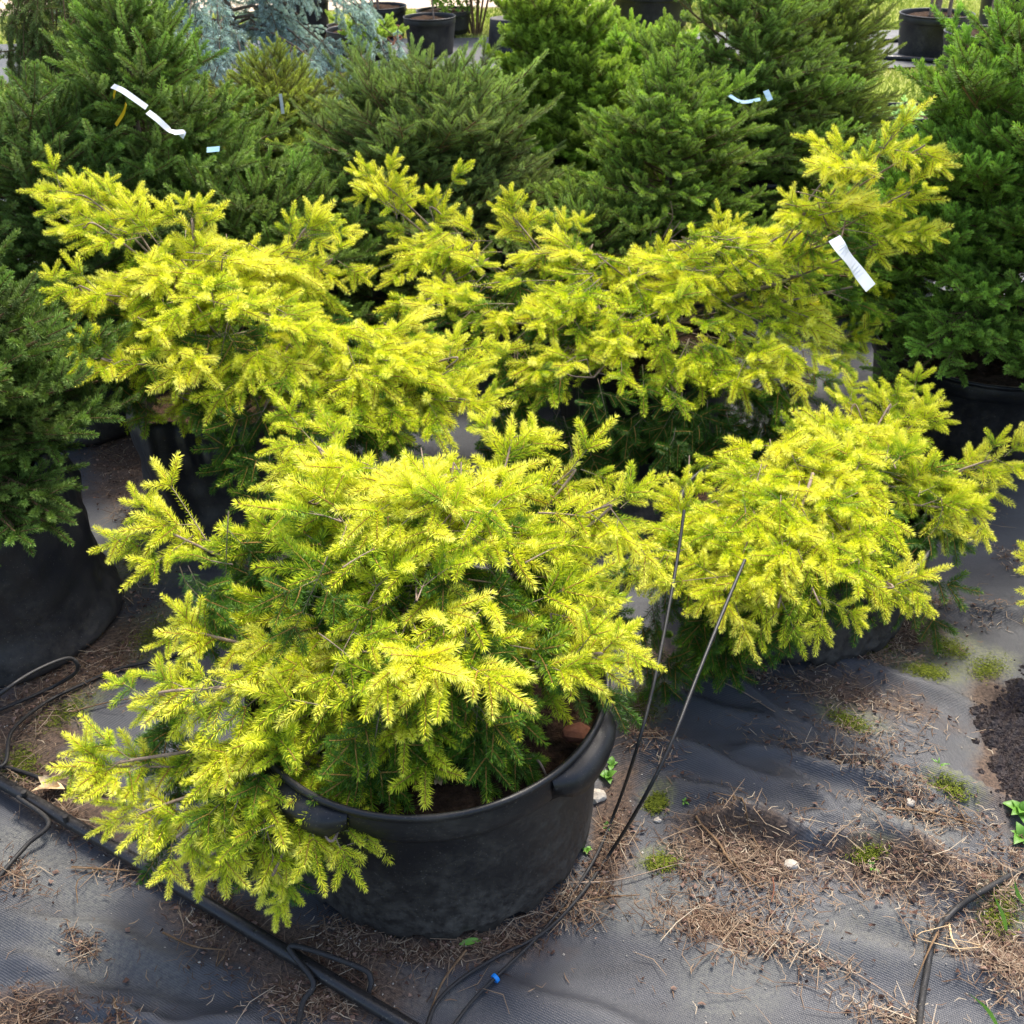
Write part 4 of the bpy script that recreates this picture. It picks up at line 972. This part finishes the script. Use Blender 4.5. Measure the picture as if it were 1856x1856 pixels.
def weed(u, v, n, L, Wd, label, seed, z=None, mat='leaf'):
    lr = np.random.default_rng(seed); p = on(u, v, .0) if z is None else at_z(u, v, z)
    T = thing('weed', p, label, 'weed')
    me = leaf_mesh(L, Wd, L*.18, mat, tone=.7)
    for k in range(n):
        o = link('leaf', me, T); o.rotation_euler = (lr.uniform(.15, .9), 0, k*2.4 + lr.normal(0, .3)); s = lr.uniform(.6, 1.1); o.scale = (s, s, s)
    return T
weed(1102,1412,5,.028,.018,'round leaved green weed beside the front pot rim',1)
weed(1108,1388,4,.020,.012,'smaller green weed just behind the round leaved one',2)
weed(1063,1543,5,.012,.007,'tiny weed at the foot of the pot beside the tubes',3)
weed(1100,1500,6,.012,.006,'tiny green sprout between pot and tubes, above the foot weed',4)
weed(1240,1455,6,.012,.005,'tiny seedling next to the moss tuft on open ground',5)
weed(1850,1475,7,.035,.022,'lush green weed at the right border next to the wet peat',6)
weed(1850,1520,6,.030,.018,'second lush green weed at the right border, below the first',7)
weed(1548,1535,5,.022,.003,'little grass like sprout behind the needle heap',8)
weed(1578,1575,6,.016,.005,'pale green sprout growing out of the needle heap',9)
weed(1665,1090,6,.035,.014,'green leafed weed at the foot of the ribbed pot',10)
weed(1700,1390,9,.022,.003,'sparse grassy tuft by the peat patch',11)
weed(795,1345,9,.014,.010,'blue green clover on the soil of the front pot',12,.285)
weed(795,1415,12,.013,.009,'pale cream leaved creeper on the soil of the front pot',13,.285,'dryleaf')
weed(905,1385,6,.012,.008,'small green seedling near the inside of the front pot rim',14,.285)
def grass_blade(pts, label):
    a = Acc(); Q = smooth_path(pts, 5); n = len(Q); rows = []
    for i, q in enumerate(Q):
        w = .0035*math.sin(math.pi*min(1, .12 + i/n)); rows += [q + Vector((-w, 0, 0)), q + Vector((0, 0, -.001)), q + Vector((w, 0, 0))]
    i = np.arange(n-1)[:, None]*3; j = np.arange(2)[None]
    a.add([list(r) for r in rows], np.stack([i+j, i+j+1, i+3+j+1, i+3+j], -1).reshape(-1, 4), 0, .8, True)
    return tag(link('grass_blade', a.mesh('grass_blade', [M['leaf']])), label, 'grass blade')
grass_blade([on(1825,1690), at_y(1818,1660,on(1825,1690).y), at_y(1800,1620,on(1825,1690).y+.01)], 'green grass blade over the litter near the bend of the thick tube')
grass_blade([on(1812,1868), at_y(1790,1830,on(1812,1868).y), at_y(1756,1800,on(1812,1868).y+.01)], 'leaning grass blade at the bottom right corner')
grass_blade([on(1856,1640), at_y(1845,1620,on(1856,1640).y), at_y(1838,1595,on(1856,1640).y+.01)], 'short grass blade touching the right border above the thick tube')

def stick(pts, r, label, mat='twig', side=0, seed=1):
    lr = np.random.default_rng(seed); a = Acc(); Q = drape(smooth_path(pts, 5), r); tube(a, Q, r, r*.5, 5)
    for k in range(side):
        q = Q[int(len(Q)*(.3+.6*lr.random()))]; tube(a, smooth_path([q, q + Vector((lr.normal(0, .02), lr.normal(0, .02), .006)), q + Vector((lr.normal(0, .035), lr.normal(0, .03), .004))], 3), r*.5, r*.3, 4)
    return tag(link('twig', a.mesh('twig', [M[mat]])), label, 'twig')
stick([on(1195,1208,.006), on(1270,1228,.01), on(1340,1255,.008), on(1405,1290,.006)], .0024, 'long grey twig under the right golden spruce', 'twig', 3, 1)
stick([on(1260,1485,.01), on(1300,1525,.012), on(1330,1570,.01), on(1380,1610,.008)], .0028, 'reddish twig crossing the needle heap', 'twig_brown', 2, 2)
stick([on(1328,1440,.02), on(1350,1490,.015), on(1380,1545,.008)], .002, 'thin red brown twig leaning into the needle heap', 'twig_brown', 2, 3)
stick([on(1610,1465,.008), on(1680,1472,.01), on(1770,1495,.008)], .0024, 'straight reddish twig in the drift beside the peat', 'twig_brown', 1, 4)
stick([on(1030,1600,.008), on(1120,1595,.01), on(1230,1565,.006)], .0016, 'pale bent stalk running out from under the tubes', 'twig', 0, 5)
stick([on(1015,1650,.006), on(1080,1628,.008), on(1160,1622,.006)], .0018, 'orange brown pine needle bundle by the tubes', 'twig_brown', 2, 6)
stick([on(845,1722,.006), on(805,1775,.008), on(785,1820,.008), on(768,1870,.006)], .0022, 'orange brown stalk curving from the pot foot to the front edge', 'twig_brown', 0, 7)
stick([on(130,1572,.006), on(180,1575,.008), on(265,1580,.008)], .0026, 'reddish twig lying in front of the pipe', 'twig_brown', 1, 8)
stick([on(295,1690,.006), on(350,1715,.008), on(410,1722,.008)], .002, 'pair of long brown pine needles in front of the pipe', 'twig_brown', 1, 9)
stick([on(207,1810,.006), on(215,1840,.008), on(228,1870,.006)], .002, 'short orange brown twig near the bottom border', 'twig_brown', 0, 10)
stick([on(1400,1690,.006), on(1560,1770,.008), on(1660,1840,.008)], .0018, 'long thin stem trailing below the biggest needle drift', 'twig', 2, 11)
stick([on(1700,1690,.012), on(1680,1730,.02), on(1655,1790,.012)], .002, 'orange brown blade lying across the thick tube', 'twig_brown', 0, 12)
stick([on(1720,1675,.008), on(1725,1700,.01), on(1740,1725,.008)], .0022, 'cream forked straw beside the thick tube', 'dryleaf', 2, 13)
stick([on(130,1290,.006), on(200,1272,.008), on(270,1262,.006)], .0016, 'thin reddish needles lying behind the pipe', 'twig_brown', 1, 14)
stick([at_z(965,1370,.30), at_z(980,1385,.315), at_z(992,1410,.29)], .0028, 'bent pale twig on the soil of the front pot', 'twig', 0, 15)
stick([on(1400,1590,.02), on(1403,1610,.016), on(1398,1635,.01)], .0016, 'bright red thread on the needle heap', 'redstone', 0, 16)
# dead twig cluster under a green spruce
rs = np.random.default_rng(8); p = np.array(at_y(1180, 470, 3.02)); a = Acc()
for k in range(12):
    e = p + np.array([rs.uniform(.0, .22), rs.normal(0, .05), rs.uniform(.0, .16)]); md = (p+e)/2 + rs.normal(0, .015, 3); md[2] += .03
    tube(a, smooth_path([p, md, e], 5), .003, .0012, 4)
    f = e + np.array([rs.normal(.02, .03), 0, rs.normal(-.02, .03)]); tube(a, [md, (md+f)/2 + rs.normal(0, .008, 3), f], .0018, .001, 4)
tag(link('dead_branch', a.mesh('dead_branch', [M['twig']])), 'leafless grey brown branch under the pointed spruce', 'branch')

# ------------------------------------------------------------------ labels and ribbons
def ribbon(pts, w, mat, name, label, cat='label', thick=.0008, n=6, up=Vector((0, -.6, .8))):
    a = Acc(); Q = smooth_path(pts, n); rows = []; m_ = len(Q)
    for i, q in enumerate(Q):
        d = (Q[min(i+1, m_-1)] - Q[max(i-1, 0)]).normalized(); s = d.cross(up).normalized()*w*.5; nn = s.cross(d).normalized()*thick
        rows += [q - s, q + s, q + s + nn, q - s + nn]
    i = np.arange(m_-1)[:, None]*4; j = np.arange(4)[None]; j2 = (j+1) % 4
    a.add([list(r) for r in rows], np.stack([i+j, i+j2, i+4+j2, i+4+j], -1).reshape(-1, 4), 0, .5)
    a.add([list(r) for r in rows[:4]], [[0, 1, 2, 3]], 0); a.add([list(r) for r in rows[-4:]], [[3, 2, 1, 0]], 0)
    return tag(link(name, a.mesh(name, [M[mat]])), label, cat)
ribbon([at_y(1512,432,2.27), at_y(1528,455,2.25), at_y(1552,488,2.26), at_y(1578,522,2.24)], .033, 'label', 'plant_label', 'white plant label hanging below the rising golden limb')
ribbon([at_y(204,156,2.80), at_y(222,164,2.78), at_y(245,180,2.76), at_y(266,195,2.76)], .016, 'label', 'ribbon', 'white ribbon end tied high on the loose fir', 'ribbon')
ribbon([at_y(268,203,2.76), at_y(285,216,2.74), at_y(305,234,2.74), at_y(316,240,2.75), at_y(331,240,2.75), at_y(329,249,2.75)], .016, 'label', 'ribbon', 'white ribbon tail curling at its lower end beside the loose fir', 'ribbon')
ribbon([at_y(209,162,2.82), at_y(206,176,2.83)], .014, 'yellow_tag', 'plant_label', 'yellow tag just under the ribbon knot')
ribbon([at_y(229,188,2.82), at_y(224,205,2.83), at_y(210,227,2.83)], .012, 'yellow_tag', 'plant_label', 'longer folded yellow tag below the ribbon')
ribbon([at_y(866,124,4.4), at_y(872,148,4.4)], .014, 'label', 'plant_label', 'small white tag on the pale green fir')
ribbon([at_y(928,52,8.6), at_y(938,70,8.6)], .05, 'label', 'plant_label', 'white tag leaning on the upturned pot')
ribbon([at_y(1388,164,3.7), at_y(1396,182,3.68)], .022, 'blue_tag', 'plant_label', 'pale blue tag on the tall dense spruce')
ribbon([at_y(1320,172,3.7), at_y(1345,185,3.68), at_y(1378,180,3.68)], .014, 'blue_tag', 'ribbon', 'pale ribbon across the tall dense spruce', 'ribbon')
ribbon([at_y(375,272,2.6), at_y(398,270,2.6)], .016, 'blue_tag', 'plant_label', 'pale blue tag between the fir and the golden mound')
ribbon([at_y(508,170,3.9), at_y(513,206,3.9)], .012, 'label', 'plant_label', 'tiny white tag inside the olive green spruce')
print('objects', len(bpy.data.objects), 'tris', sum(len(m.loop_triangles) or sum(len(p.vertices)-2 for p in m.polygons) if len(m.polygons) < 1 else len(m.loops) - 2*len(m.polygons) for m in bpy.data.meshes))
